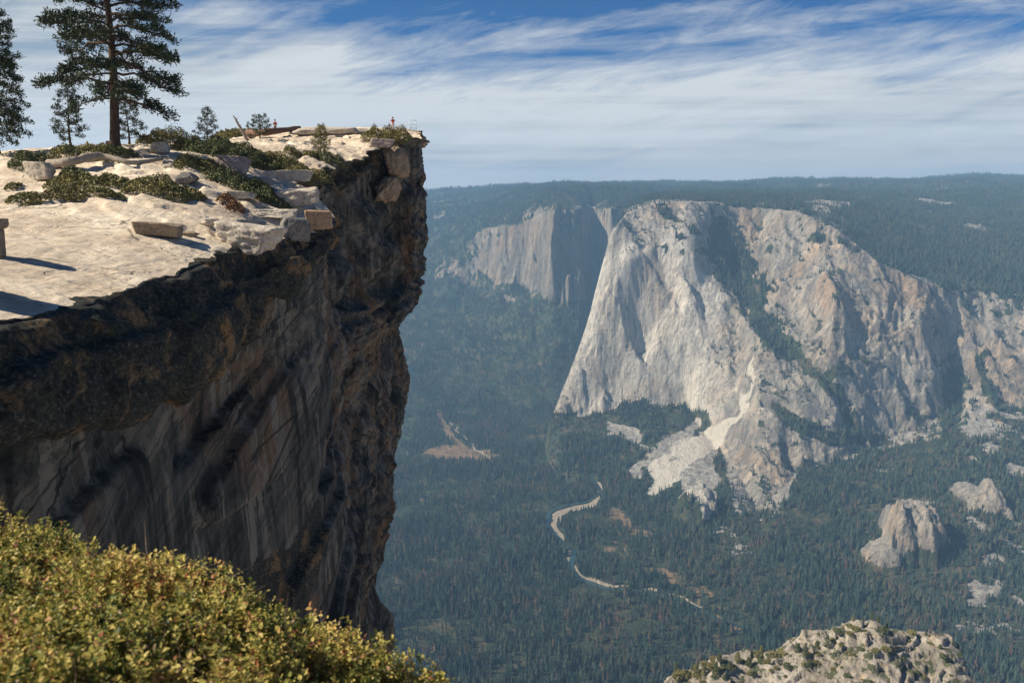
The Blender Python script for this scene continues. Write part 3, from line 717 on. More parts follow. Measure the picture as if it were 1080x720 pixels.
    # top sheet
    B = np.array([(-40, -60), (-90, -40), (-105, -8), (-110, 15), (-112, 30), (-112, 48), (-112, 66), (-110, 84), (-106, 98), (-104, 106), (-92, 124), (-86, 134), (-80, 142), (-72, 150), (-60, 158), (-48, 166), (-38, 172), (-34, 176), (-32, 180), (-30, 184)], float)
    Bq = catmull(B, q)
    NT_ = 300; tt = np.linspace(0, 1, NT_) ** 2.1
    L0 = np.stack([S[0, :, 0], S[0, :, 1]], 1)
    G = L0[None] + (Bq - L0)[None] * tt[:, None, None]
    zt = ztop(G[..., 0], G[..., 1])
    V2 = np.concatenate([G, zt[..., None]], 2)
    V = np.concatenate([V2[::-1].reshape(-1, 3), S[1:].reshape(-1, 3)])
    top = np.concatenate([np.ones((NT_, NS)), topa[1:]]).ravel(); pass
    dark = np.concatenate([np.zeros((NT_, NS)), lich[1:]]).ravel()
    # weathered dark patches on the top near the edge
    dist = np.linalg.norm(G - L0[None], axis=2)[::-1]
    e = fbm(G[..., 0] / 3, G[..., 1] / 3, o=4, seed=331)[::-1]
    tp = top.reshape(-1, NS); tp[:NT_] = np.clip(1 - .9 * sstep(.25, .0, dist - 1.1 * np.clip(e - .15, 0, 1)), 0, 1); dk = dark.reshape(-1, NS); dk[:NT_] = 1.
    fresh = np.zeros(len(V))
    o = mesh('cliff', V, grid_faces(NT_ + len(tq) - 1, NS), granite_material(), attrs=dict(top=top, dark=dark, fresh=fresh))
    tag(o, kind='structure')
    return o

def star(mb, root, tips, r0, r1, n=4, bend=.06, r=None):
    # stems that all leave one shared root ring, so the plant is one connected piece
    root = np.asarray(root, float); an = np.arange(n) * 2 * math.pi / n
    ring = root + r0 * np.stack([np.cos(an), np.sin(an), 0 * an], 1); V = [ring]; Fs = []; c = n
    for p in tips:
        p = np.asarray(p, float); m = (root + p) / 2 + (r.normal(0, bend, 3) if r is not None else 0) + (0, 0, bend)
        V2, F2 = tube([root, m, p], [r0, (r0 + r1) / 2, r1], n, cap=False)
        V.append(V2[n:]); Fs += [tuple((i if i < n else i - n + c) for i in f) for f in F2]; c += len(V2) - n
    mb.add(np.concatenate(V), Fs)
# ------------------------------------------------------------------ rocks
def rock_mats():
    out = {}
    for nme, a, b, c in (('pale granite', (.36, .32, .27), (.58, .52, .43), (.07, .07, .065)), ('brown granite', (.22, .17, .12), (.34, .27, .19), (.06, .055, .05)),
                         ('rosy granite', (.24, .19, .17), (.40, .32, .28), (.08, .075, .07)), ('dark granite', (.10, .105, .10), (.24, .23, .21), (.03, .032, .03)), ('orange granite', (.36, .23, .13), (.46, .32, .20), (.06, .055, .05))):
        s = NT(nme); n = s.noise(None, 1.3, 8, .65); m = s.noise(None, 6, 7, .75)
        cc = s.ramp(n, [(.35, a), (.62, b)]); cc = s.mix(s.ramp(m, [(.36, .9), (.47, 0)]), cc, c)
        s.bump(s.math('ADD', s.math('MULTIPLY', n, .25), s.math('MULTIPLY', m, .10)), .8, 1.); out[nme.split()[0]] = s.base(cc)
    return out
_ico = {}
def ico(sub):
    if sub not in _ico:
        import bmesh
        bm = bmesh.new(); bmesh.ops.create_icosphere(bm, subdivisions=sub, radius=1)
        bm.verts.ensure_lookup_table(); V = np.array([v.co[:] for v in bm.verts]); Fs = np.array([[v.index for v in f.verts] for f in bm.faces]); bm.free(); _ico[sub] = (V, Fs)
    return _ico[sub]
def rock_shape(dims, seed, planes=14, rough=.05, sub=5, boxy=.5):
    r = np.random.default_rng(seed); V, Fs = ico(sub)
    Pn = r.normal(size=(planes, 3)); Pn /= np.linalg.norm(Pn, axis=1)[:, None]; off = r.uniform(.72, 1., planes)
    ax = np.array([(1, .05, 0), (-1, .1, .1), (0, 1, .1), (.1, -1, 0), (.05, .08, 1), (0, 0, -1)]) + r.normal(0, .12, (6, 3)); ax /= np.linalg.norm(ax, axis=1)[:, None]
    Pn = np.r_[Pn, ax]; off = np.r_[off, np.full(6, 1 - .42 * boxy) * r.uniform(.85, 1.1, 6)]
    dt = V @ Pn.T; rad = np.where(dt > .05, off / np.maximum(dt, .05), 9)
    k = 34; rad = -np.log(np.exp(-k * rad).sum(1)) / k
    V = V * rad[:, None]; V = V / np.abs(V).max(0)
    V = V * (1 + rough * fbm(V[:, 0] * 2.2 + seed, V[:, 1] * 2.2, V[:, 2] * 2.2, o=5, seed=seed, gain=.6))[:, None]
    return V * np.array(dims) / 2, Fs
def put_rock(name, cat, label, px, py, wpx, hpx, dep=.8, mat='pale', seed=1, group=None, sink=.18, rz=0, tilt=(0, 0), boxy=.5, rough=.05, D=None, planes=14, name_top=None):
    p = hit(px, py) if D is None else W(px, py, D)
    s = p[1] / F * 1.0; w, h = wpx * s, hpx * s / (1 - sink)
    V, Fs = rock_shape((w, w * dep, h), seed, planes, rough, 5, boxy)
    M = Matrix.Rotation(tilt[1], 3, 'Y') @ Matrix.Rotation(tilt[0], 3, 'X') @ Matrix.Rotation(rz, 3, 'Z')
    V = V @ np.array(M).T; V[:, 2] += h * (.5 - sink)
    o = mesh(name, V, Fs, ROCK[mat]); o.location = [float(a) for a in p + np.array((0, w * dep * .3, 0))]
    tag(o, label, cat, group); return o
def build_rocks():
    global ROCK
    ROCK = rock_mats()
    put_rock('boulder', 'boulder', 'brown flat faced boulder alone on the bare pale slab, casting a shadow', 163, 251, 47, 15, .7, 'brown', 11, rz=.15, boxy=.95, sink=.08, planes=4, tilt=(0, .1))
    put_rock('boulder', 'boulder', 'rounded pale grey boulder at the left end of the fallen grey log', 41, 191, 32, 19, .7, 'pale', 12, boxy=.1, planes=6, sink=.1)
    put_rock('boulder', 'boulder', 'large reddish grey boulder among shrubs in the middle of the plateau', 247, 183, 36, 19, .8, 'rosy', 13, boxy=.6, planes=8, sink=.1)
    put_rock('boulder', 'boulder', 'dark grey rounded boulder behind the shrub row left of the rosy boulder', 195, 195, 22, 13, .8, 'dark', 14, boxy=.2, sink=.1)
    put_rock('boulder', 'boulder', 'small pale rounded boulder on the skyline right of the tall pine', 166, 162, 21, 12, .8, 'pale', 15, boxy=.2, sink=.1)
    put_rock('boulder', 'boulder', 'pale brown boulder half buried beside the base of the tall pine', 120, 160, 14, 10, .8, 'orange', 16, boxy=.3, sink=.1)
    put_rock('rock_slab', 'rock', 'broken flat white topped slab nearest the cliff edge', 254, 262, 78, 26, .75, 'pale', 17, boxy=.9, planes=6, sink=.15, rz=-.2, tilt=(.06, .10), rough=.10)
    put_rock('boulder', 'boulder', 'wedge shaped boulder pale above and dark below, left of the square block', 309, 252, 38, 25, .7, 'dark', 18, boxy=.5, planes=7, sink=.12, rz=.5, tilt=(.1, .15))
    put_rock('rock_block', 'rock', 'square edged orange brown block at the cliff edge', 336, 243, 30, 21, .9, 'orange', 19, boxy=1.15, planes=0, sink=.05, rz=.2, rough=.03)
    put_rock('rock_slab', 'rock', 'long white ledge slab stepping down to the cliff edge below the low shrubs', 300, 219, 78, 18, .5, 'pale', 20, boxy=.9, planes=5, sink=.2, rz=.1, tilt=(0, -.1), rough=.09)
    put_rock('rock_slab', 'rock', 'thin pale slab lying behind the broken slab', 282, 232, 66, 9, .5, 'pale', 21, boxy=.9, planes=4, sink=.15, rough=.08)
    put_rock('rock_slab', 'rock', 'small pale slab with dark underside beside the rust coloured bushes', 250, 212, 32, 9, .7, 'pale', 22, boxy=.8, planes=5, sink=.1)
    put_rock('rock', 'rock', 'small grey rock at the foot of the broken slab, right of the lone boulder', 219, 240, 18, 8, .8, 'pale', 23, boxy=.5, sink=.1)
    put_rock('rock', 'rock', 'low flat dark rock in the shadow right of the lone brown boulder', 199, 250, 18, 5, .8, 'brown', 24, boxy=.5, sink=.1)
    put_rock('rock_slab', 'rock', 'pale rounded ledge above the dark recess, left of the narrow shrub bank', 264, 195, 44, 9, .6, 'rosy', 25, boxy=.6, sink=.15)
    put_rock('rock_slab', 'rock', 'pale slab edge overhanging the dark recess of the cliff', 300, 190, 70, 11, .5, 'pale', 26, boxy=.9, planes=5, sink=.2, rz=.1)
    put_rock('rock_slab', 'rock', 'layered grey ledge below the shrub beside the railing', 402, 157, 30, 9, .5, 'rosy', 27, boxy=.8, planes=6, sink=.15)
    put_rock('rock_slab', 'rock', 'long low pale outcrop on the far skyline behind the young pine', 345, 142, 76, 8, .5, 'pale', 28, boxy=.6, sink=.1)
    put_rock('rock', 'rock', 'low pale hump on the far skyline left of the shrub beside the railing', 384, 141, 26, 6, .6, 'pale', 33, boxy=.5, sink=.1)
    put_rock('rock', 'rock', 'small pale rock left of the dark boulder near the shrub row', 176, 180, 10, 4, .8, 'pale', 29, boxy=.4)
    put_rock('rock_block', 'rock', 'upper tan block of the cracked stack just below the railing', 418, 187, 26, 31, .8, 'brown', 30, boxy=.3, planes=16, sink=.02, rz=.4, D=102.9, rough=.22, tilt=(.1, -.1))
    put_rock('rock_block', 'rock', 'lower tan block of the cracked stack just below the railing', 410, 213, 26, 29, .8, 'brown', 35, boxy=.3, planes=16, sink=.02, rz=.9, D=102.9, rough=.24, tilt=(-.1, .15))
    # balanced stone at the picture's left edge
    p = hit(-2, 272); s = p[1] / F
    t = empty('balanced_rock', p); tag(t, 'mushroom shaped stone at the left edge of the plateau, its shadow lying on the slab', 'rock')
    V, Fs = rock_shape((17 * s, 20 * s, 33 * s), 31, 8, .06, 4, .8); V[:, 2] += 14 * s; mesh('stem', V, Fs, ROCK['brown'], t)
    V, Fs = rock_shape((30 * s, 28 * s, 12 * s), 32, 8, .06, 4, .7); V[:, 2] += 33 * s; V[:, 0] -= 2 * s; mesh('cap', V, Fs, ROCK['brown'], t)
    # leaning stone just outside the frame whose shadow reaches in
    put_rock('boulder', 'boulder', 'tall brown boulder beyond the left edge, throwing the long shadow on the slab', -80, 314, 92, 118, .9, 'brown', 34, boxy=.6, planes=8, sink=.1)

# ------------------------------------------------------------------ plants
def leaf_mats():
    out = {}
    for nme, stops in dict(manzanita=[(0, (.07, .08, .03)), (.45, (.19, .185, .065)), (.8, (.26, .22, .08)), (1, (.17, .12, .05))],
                           dark=[(0, (.035, .055, .025)), (.6, (.13, .145, .055)), (1, (.10, .11, .04))],
                           olive=[(0, (.08, .08, .03)), (.5, (.21, .19, .065)), (.85, (.20, .16, .06)), (1, (.20, .13, .06))],
                           rust=[(0, (.10, .05, .022)), (.6, (.22, .11, .045)), (1, (.26, .17, .07))],
                           needle=[(0, (.014, .026, .014)), (.5, (.030, .050, .022)), (.85, (.060, .080, .030)), (1, (.10, .09, .035))],
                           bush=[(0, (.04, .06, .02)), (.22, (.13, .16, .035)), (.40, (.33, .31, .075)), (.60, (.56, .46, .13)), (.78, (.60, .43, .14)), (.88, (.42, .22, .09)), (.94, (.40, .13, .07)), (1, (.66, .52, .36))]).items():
        s = NT('leaf ' + nme); s.b.inputs['Roughness'].default_value = .5 if nme == 'bush' else .7
        s.b.inputs['Specular IOR Level'].default_value = .3
        c = s.ramp(s.attr('tone'), stops)
        if nme == 'bush':
            s.base(c)
            tr = s.N.new('ShaderNodeBsdfTranslucent'); s.L.new(c, tr.inputs[0]); ms = s.N.new('ShaderNodeMixShader'); ms.inputs[0].default_value = .35
            s.L.new(s.b.outputs[0], ms.inputs[1]); s.L.new(tr.outputs[0], ms.inputs[2]); s.L.new(ms.outputs[0], s.N['Material Output'].inputs['Surface']); out[nme] = s.m
        else: out[nme] = s.base(c)
    for nme, a, b in (('bark', (.035, .026, .02), (.11, .07, .045)), ('deadwood', (.20, .17, .14), (.40, .35, .29)), ('redwood', (.10, .055, .035), (.24, .15, .105)), ('twig', (.10, .07, .05), (.26, .19, .14))):
        s = NT(nme); n = s.noise(s.mapping((7, 7, 1.2)), 1, 7, .7, .4); s.bump(n, .6, .15); out[nme] = s.base(s.ramp(n, [(.35, a), (.65, b)]))
    return out
def quads(P, T_, B_, tone, name, mat, parent):
    """leaves as diamonds: centre P, half long axis T_, half short axis B_"""
    V = np.stack([P - T_, P + B_ * 1., P + T_, P - B_ * 1.], 1).reshape(-1, 3)
    Fs = np.arange(len(V)).reshape(-1, 4)
    return mesh(name, V, Fs, mat, parent, smooth=False, attrs=dict(tone=np.repeat(tone, 4)))
def rvec(r, n):
    v = r.normal(size=(n, 3)); return v / np.linalg.norm(v, axis=1)[:, None]
def build_shrub(name, label, x0, x1, y0, y1, h=.7, mat='manzanita', seed=1, group='low shrubs on the clifftop', dens=330, leaf=.085, cat='shrub', D=None):
    h = h * 1.5
    r = np.random.default_rng(seed)
    cx = (x0 + x1) / 2
    f = hit(cx, y1) if D is None else W(cx, y1, D)
    s = f[1] / F; w = (x1 - x0) * s / 2
    bk = hit(cx, min(y1 - 1, y0 + h / s * .85))
    dep = np.clip((bk[1] - f[1]) / 2, 1., 7.)
    c = np.array((f[0], f[1] + dep)); c3 = np.array((*c, float(ztop(*c)[0])))
    t = empty(name, c3); tag(t, label, cat, group)
    A = math.pi * w * dep; n = int(A * dens)
    a = r.uniform(0, 2 * math.pi, n); q = np.sqrt(r.uniform(0, 1, n))
    wob = 1 + .22 * fbm(np.cos(a) * 1.8 + seed, np.sin(a) * 1.8, o=3, seed=seed)
    lx, ly = w * q * np.cos(a) * wob, dep * q * np.sin(a) * wob
    hump = np.clip(1 - q ** 3, 0, 1) ** .5 * np.clip(.8 + .6 * fbm(lx / 1.5 + seed, ly / 1.5, o=3, seed=seed + 5), .3, 1.4)
    up = 1 - np.abs(r.normal(0, .28, n)); up = np.clip(up, .05, 1)
    g = ztop(lx + c[0], ly + c[1]) - c3[2]
    P = np.stack([lx, ly, g + h * hump * up + .04], 1)
    T_ = rvec(r, n) * (leaf * r.uniform(.7, 1.5, n))[:, None]; B_ = np.cross(T_, rvec(r, n)); B_ *= (leaf * .55 / (np.linalg.norm(B_, axis=1) + 1e-6))[:, None]
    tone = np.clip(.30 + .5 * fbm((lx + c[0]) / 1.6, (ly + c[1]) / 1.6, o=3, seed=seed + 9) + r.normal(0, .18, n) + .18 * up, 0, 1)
    quads(P, T_, B_, tone, 'foliage', LEAF[mat], t)
    mb = MB()
    star(mb, (0, 0, -.1), [P[r.integers(n)] for k in range(max(8, int(A * .8)))], .03, .007, 4, .05, r)
    mb.build('stem', LEAF['twig'], t)
    return t
def pine_parts(H, c0, Rm, seed, limbs, tufts, needle=.22, trunk_r=.33, droop=.35, nn=11, leader=True, shape=.75, upturn=.5):
    r = np.random.default_rng(seed); tr = MB(); lb = MB()
    zz = np.linspace(-.5, H, 14); ph = r.uniform(0, 6)
    px_ = .012 * H * np.sin(zz / H * 5 + ph); 
    trunk = np.stack([px_ * (zz > 0), .5 * px_, zz], 1)
    rr = trunk_r * np.clip(1 - zz / H, .03, 1) ** .8 * (1 + .35 * np.exp(-np.clip(zz, 0, 9) / (.03 * H)))
    tr.tube(trunk, rr, 10)
    TP, TD = [], []
    ang = r.uniform(0, 6)
    for k in range(limbs):
        f = (k + r.uniform(0, .8)) / limbs; z = H * (c0 + (1 - c0) * f ** .9 * .985)
        ang += 2.4 + r.normal(0, .35)
        q = (z / H - c0) / (1 - c0)
        L = Rm * (max(0, 1 - q) ** shape) * r.uniform(.62, 1.12) * (.72 + .28 * min(1, q * 6)) + .06 * Rm
        d = np.array((math.cos(ang), math.sin(ang), 0)); b = np.array((np.interp(z, zz, trunk[:, 0]), np.interp(z, zz, trunk[:, 1]), z))
        elev = r.normal(.12, .10) + .55 * q
        pts = []
        for t in np.linspace(0, 1, 7):
            pts.append(b + d * L * t + np.array((0, 0, L * (elev * t - droop * (1 - .6 * q) * t * t * 1.4 + upturn * .25 * t ** 4))) + (0 if t == 0 else 1) * r.normal(0, .018 * L, 3))
        pts = np.array(pts); lr = max(.012, .022 * L) * (1.2 - .3 * q)
        lb.tube(pts, np.linspace(lr, lr * .2, 7), 5)
        nt = max(3, int(tufts * L / Rm))
        for j in range(nt):
            t = r.uniform(.28, 1.0) ** .8; p = np.array([np.interp(t * 6, range(7), pts[:, c]) for c in range(3)])
            side = np.cross(d, (0, 0, 1)) * (1 if r.random() < .5 else -1)
            sl = L * r.uniform(.08, .34) * (1.15 - t * .8)
            e = p + side * sl + d * sl * r.uniform(.1, .8) + np.array((0, 0, r.normal(.04, .10) * L * .35))
            if r.random() < .6: lb.tube([p, (p + e) / 2 + (0, 0, .03 * sl), e], [lr * .3, lr * .22, lr * .12], 3)
            dd = e - p; dd /= np.linalg.norm(dd) + 1e-9
            TP.append(e); TD.append(dd)
            if sl > needle * 2.2: TP.append((p + e) / 2 + r.normal(0, .05, 3)); TD.append(dd)
        TP.append(pts[-1]); TD.append(d)
    TP, TD = np.array(TP), np.array(TD); n = len(TP)
    dirs = rvec(r, n * nn).reshape(n, nn, 3) * .9 + TD[:, None] * .55 + np.array((0, 0, .35)); dirs /= np.linalg.norm(dirs, axis=2)[..., None]
    ln = needle * r.uniform(.7, 1.35, (n, nn, 1)); org = TP[:, None] + r.normal(0, needle * .45, (n, nn, 3))
    sd = np.cross(dirs, rvec(r, n * nn).reshape(n, nn, 3)); sd /= np.linalg.norm(sd, axis=2)[..., None] + 1e-9
    wdt = needle * .17
    P = (org + dirs * ln * .5).reshape(-1, 3); T_ = (dirs * ln * .5).reshape(-1, 3); B_ = (sd * wdt).reshape(-1, 3)
    tone = np.clip(np.repeat(r.normal(.45, .2, n), nn) + r.normal(0, .12, n * nn), 0, 1)
    return tr, lb, P, T_, B_, tone
def build_pine(label, px, py, H, **k):
    grp = k.pop('group', None); D = k.pop('D', None); name = k.pop('name', 'pine_tree'); m = k.pop('mat', 'needle'); sw = k.pop('rz', 0)
    p = hit(px, py) if D is None else W(px, py, D)
    if D is not None: p[2] = float(ztop(p[0], p[1])[0]) if k.pop('snap', True) else p[2]
    t = empty(name, p, sw); tag(t, label, 'pine tree', grp)
    tr, lb, P, T_, B_, tone = pine_parts(H, **k)
    tr.build('trunk', LEAF['bark'], t); lb.build('branches', LEAF['bark'], t)
    quads(P, T_, B_, tone, 'crown', LEAF[m], t)
    return t
def build_plateau_plants():
    global LEAF
    LEAF = leaf_mats()
    build_pine('tallest pine with a bare lower trunk, its top cut off by the picture', 123, 156, 22, c0=.20, Rm=6.3, seed=41, limbs=74, tufts=44, needle=.30, trunk_r=.42, droop=.42, nn=15, shape=.42, D=71)
    build_pine('big pine at the left edge with drooping limbs', 0, 162, 13.5, c0=.12, Rm=3.6, seed=42, limbs=76, tufts=30, needle=.24, trunk_r=.22, droop=.45, nn=14, shape=.6, D=72)
    build_pine('medium dark pine between the left edge pine and the tallest pine', 75, 152, 6.0, c0=.10, Rm=1.75, seed=43, limbs=44, tufts=14, needle=.20, trunk_r=.11, droop=.2, nn=12, D=78)
    build_pine('small pine directly behind the trunk of the tallest pine', 136, 150, 4.4, c0=.08, Rm=1.9, seed=44, limbs=34, tufts=14, needle=.20, trunk_r=.10, droop=.2, nn=12, D=80)
    build_pine('small pointed pine on the skyline left of the leaning snag', 219, 142, 3.9, c0=.04, Rm=1.6, seed=45, limbs=36, tufts=13, needle=.17, trunk_r=.08, droop=.15, nn=12, D=88)
    build_pine('small round topped pine right of the leaning snag', 274, 139, 2.5, c0=.10, Rm=1.5, seed=46, limbs=26, tufts=12, needle=.17, trunk_r=.08, droop=.0, nn=12, D=100, shape=.45)
    build_pine('young bright green pine standing alone between shrubs near the cliff edge', 339, 165, 3.3, c0=.03, Rm=1.05, seed=47, limbs=34, tufts=12, needle=.17, trunk_r=.07, droop=.0, nn=12, mat='olive', shape=.4)
    G = 'low shrubs on the clifftop'
    L = [('dark green shrub mat at the far left, beneath the left edge pine', 0, 40, 160, 181, .9, 'dark'),
         ('dark green shrub below the medium pine on the left skyline', 38, 112, 151, 170, .9, 'manzanita'),
         ('low shrub mat at the foot of the tallest pine trunk', 90, 138, 152, 168, .7, 'dark'),
         ('rounded brown green shrub mound on the skyline right of the tallest pine', 136, 202, 137, 156, 1.1, 'olive'),
         ('widest dark shrub bank below the small pointed pine', 170, 272, 140, 164, 1.0, 'dark'),
         ('brown topped shrub on the skyline beside the leaning snag', 212, 262, 132, 147, .9, 'olive'),
         ('green shrub mat with a straight lower edge left of the rosy boulder', 172, 226, 161, 178, .6, 'manzanita'),
         ('long sunlit olive shrub mat above the rosy boulder', 208, 291, 150, 170, .7, 'olive'),
         ('shrub mat right of the rounded pale boulder, below the fallen log', 38, 131, 181, 202, .55, 'manzanita'),
         ('long low shrub mat running up to the dark rounded boulder', 112, 200, 184, 207, .6, 'manzanita'),
         ('short shrub mat right below the dark rounded boulder', 160, 212, 194, 208, .5, 'olive'),
         ('low green mat at the left margin of the bare slab', 0, 38, 205, 218, .45, 'manzanita'),
         ('low olive mat joining the long mat above the bare slab', 38, 84, 203, 215, .45, 'olive'),
         ('narrow strip of shrub filling the gap above the bare slab', 80, 124, 198, 210, .4, 'manzanita'),
         ('tiny dark shrub by itself near the left edge above the slab', 0, 10, 195, 203, .3, 'manzanita'),
         ('small dark shrub tucked under the fallen log', 55, 80, 174, 190, .5, 'dark'),
         ('dark green shrub bank between the rust coloured bush and the recess', 213, 300, 184, 207, .8, 'dark'),
         ('broad sunlit shrub left of the young bright pine', 268, 344, 164, 187, .9, 'manzanita'),
         ('small rounded shrub behind the broad sunlit shrub', 297, 316, 155, 166, .5, 'manzanita'),
         ('small low shrub left of the young bright pine', 317, 334, 156, 165, .4, 'manzanita'),
         ('shrub at the foot of the young bright pine reaching the recess', 334, 364, 161, 176, .5, 'dark'),
         ('grey green sprig patch below the rosy boulder', 208, 234, 180, 190, .35, 'manzanita'),
         ('brown green shrub heaped at the cliff tip below the railing', 379, 434, 134, 153, 1.1, 'olive'),
         ('rust coloured bush standing on the slab left of the small pale slab', 235, 252, 209, 225, .55, 'rust'),
         ('dull brown bush left of the small pale slab', 225, 243, 204, 217, .45, 'rust'),
         ('small red brown tuft in the gap right of the small pale slab', 265, 283, 209, 217, .35, 'rust')]
    for i, (lab, x0, x1, y0, y1, h, m) in enumerate(L): build_shrub('shrub', lab, x0, x1, y0, y1, h, m, seed=500 + i)
    # fallen logs and the leaning snag
    def log(name, lab, pts, rad, mat, cat, stubs=6, seed=1):
        r = np.random.default_rng(seed); P = np.array(pts); base = P[0].copy(); t = empty(name, base); tag(t, lab, cat)
        q = np.linspace(0, len(P) - 1, 24); C = catmull(P, q) - base + r.normal(0, .03, (24, 3)); rr = np.interp(q, range(len(rad)), rad) * (1 + r.normal(0, .06, 24))
        mb = MB(); mb.tube(C, rr, 10); mb.build('trunk', LEAF[mat], t)
        for k in range(stubs):
            i = r.integers(4, 20); d = rvec(r, 1)[0] * (1, .6, 1); d[2] = abs(d[2]); m2 = MB(); l = r.uniform(.3, .9); m2.tube([C[i], C[i] + d * l * .5, C[i] + d * l], [rr[i] * .3, rr[i] * .2, rr[i] * .08], 5); m2.build('branch_stub', LEAF[mat], t)
    def on(px, py, dz=.2): p = hit(px, py); p[2] += dz; return p
    log('fallen_log', 'long weathered grey log lying across the shrubs at the left', [on(52, 178, .3), on(78, 176, .45), on(108, 175, .4), on(140, 176, .3), on(172, 171, .3)], [.36, .34, .27, .2, .13], 'deadwood', 'log', 5, 3)
    log('fallen_log', 'red brown fallen trunk on the skyline, right of the round topped pine', [on(262, 146, .5), on(285, 144, .6), on(316, 139.5, .5)], [.5, .42, .3], 'redwood', 'log', 5, 4)
    a = W(262, 143, 95); a[2] = float(ztop(a[0], a[1])[0]); b = W(246, 122, 94)
    log('dead_snag', 'bleached dead trunk leaning to the left against the sky', [a + (0, 0, -.2), (a + b) / 2, b], [.22, .16, .06], 'deadwood', 'dead tree', 5, 5)

# ------------------------------------------------------------------ people and railing
def plain(name, c, rough=.8, metal=0):
    s = NT(name); s.b.inputs['Roughness'].default_value = rough; s.b.inputs['Metallic'].default_value = metal
    n = s.noise(None, 9, 4); return s.base(s.mix(n, tuple(a * .85 for a in c), tuple(min(1, a * 1.15) for a in c)))
def skin(name, J, E, Rr, mat, parent, root=0, sub=2):
    me = bpy.data.meshes.new(name); me.from_pydata([tuple(j) for j in J], E, []); me.materials.append(mat)
    o = bpy.data.objects.new(name, me); COL.objects.link(o); o.parent = parent
    md = o.modifiers.new('skin', 'SKIN'); md.use_smooth_shade = True
    for i, v in enumerate(me.skin_vertices[0].data): v.radius = (Rr[i], Rr[i]) if not hasattr(Rr[i], '__len__') else Rr[i]
    me.skin_vertices[0].data[root].use_root = True
    s = o.modifiers.new('subdivision', 'SUBSURF'); s.levels = s.render_levels = sub
    return o
def person(label, p, rz, shirt, trousers, hair, group=None, raise_arm=False, skinc=(.50, .30, .21)):
    t = empty('person', p, rz); tag(t, label, 'person', group)
    J = [(0, 0, .95), (0, 0, 1.15), (0, -.01, 1.36), (0, -.02, 1.47), (0, -.03, 1.56), (0, -.03, 1.66),
         (.10, 0, .90), (.12, -.03, .50), (.12, .02, .09), (.13, -.14, .04), (-.10, 0, .90), (-.12, .02, .50), (-.13, .05, .09), (-.14, -.11, .04),
         (.18, 0, 1.38), (.25, .03, 1.12), (.20, -.18, .98), (.15, -.26, 1.02), (-.18, 0, 1.38), (-.26, .03, 1.12), (-.20, -.18, .98), (-.15, -.26, 1.02)]
    if raise_arm: J[15] = (.27, -.12, 1.18); J[16] = (.14, -.28, 1.38); J[17] = (.08, -.30, 1.46); J[19] = (-.27, -.12, 1.18); J[20] = (-.12, -.28, 1.38); J[21] = (-.07, -.30, 1.46)
    E = [(0, 1), (1, 2), (2, 3), (3, 4), (4, 5), (0, 6), (6, 7), (7, 8), (8, 9), (0, 10), (10, 11), (11, 12), (12, 13), (2, 14), (14, 15), (15, 16), (16, 17), (2, 18), (18, 19), (19, 20), (20, 21)]
    Rr = [(.14, .11), (.13, .10), (.16, .11), .055, .085, .088, .085, .06, .042, .035, .085, .06, .042, .035, .06, .042, .033, .028, .06, .042, .033, .028]
    body = skin('body', J, E, Rr, plain('skin', skinc, .6), t)
    e = 1.18
    jj = [J[i] for i in (0, 1, 2, 14, 15, 16, 18, 19, 20)]; skin('shirt', jj, [(0, 1), (1, 2), (2, 3), (3, 4), (4, 5), (2, 6), (6, 7), (7, 8)], [(.16, .13), (.155, .125), (.18, .13), .078, .06, .045, .078, .06, .045], shirt, t)
    jj = [(0, 0, 1.0)] + [J[i] for i in (0, 6, 7, 8, 10, 11, 12)]; skin('trousers', jj, [(0, 1), (1, 2), (2, 3), (3, 4), (1, 5), (5, 6), (6, 7)], [(.15, .125), (.16, .13), .105, .078, .058, .105, .078, .058], trousers, t, 1)
    V, Fs = ico(3); V = V * (.105, .118, .125) + (0, .0, 1.665); V = V[:, :]; 
    keep = [f for f in Fs.tolist() if not (V[f[0]][1] < -.045 and V[f[0]][2] < 1.68)]
    mesh('hair', V, keep, hair, t)
    return t
def build_people():
    p = W(414.5, 136, 112); p[2] = float(ztop(p[0], p[1])[0]) + .15
    person('person in a red jacket with a dark scarf, standing behind the shrub by the railing', p, R(200), plain('red jacket', (.42, .05, .04)), plain('pink cloth', (.62, .40, .36)), plain('dark hair', (.03, .02, .02)), raise_arm=True)
    p = W(290.5, 139, 112); p[2] = float(ztop(p[0], p[1])[0]) + .35
    person('person in dark red standing by the fallen trunk on the far skyline', p, R(160), plain('maroon jacket', (.16, .04, .04)), plain('dark trousers', (.05, .04, .05)), plain('brown hair', (.06, .035, .02)))
    # railing
    met = plain('galvanised pipe', (.42, .42, .42), .5, .4)
    D = 112; pts = [W(409.5, 137, D + 2), W(420, 137, D + 1), W(428.3, 138.5, D), W(432.7, 138.8, D - 1), W(439, 138.8, D - .5)]
    base = pts[2].copy(); t = empty('safety_railing', base); tag(t, 'thin grey pipe railing at the very tip of the cliff', 'railing')
    zt = [W(0, 128, D)[2], W(0, 128, D)[2], W(0, 128.2, D)[2], W(0, 127.4, D)[2], W(0, 127.6, D)[2]]
    tops = []
    for p, z in zip(pts, zt):
        m = MB(); q = p.copy(); q[2] = z; g = p.copy(); g[2] = float(ztop(p[0], p[1])[0]) - .3
        m.tube([g - base, q - base], .035, 6); m.build('post', met, t); tops.append(q)
    for k, fr in enumerate((1, .62, .30)):
        for (a, b) in ((0, 1), (1, 2), (2, 3), (3, 4)):
            if k == 0 and b < 4: continue
            m = MB(); pa = pts[a] + (tops[a] - pts[a]) * fr; pb = pts[b] + (tops[b] - pts[b]) * fr
            m.tube([pa - base, pb - base], .028, 6); m.build('rail', met, t)

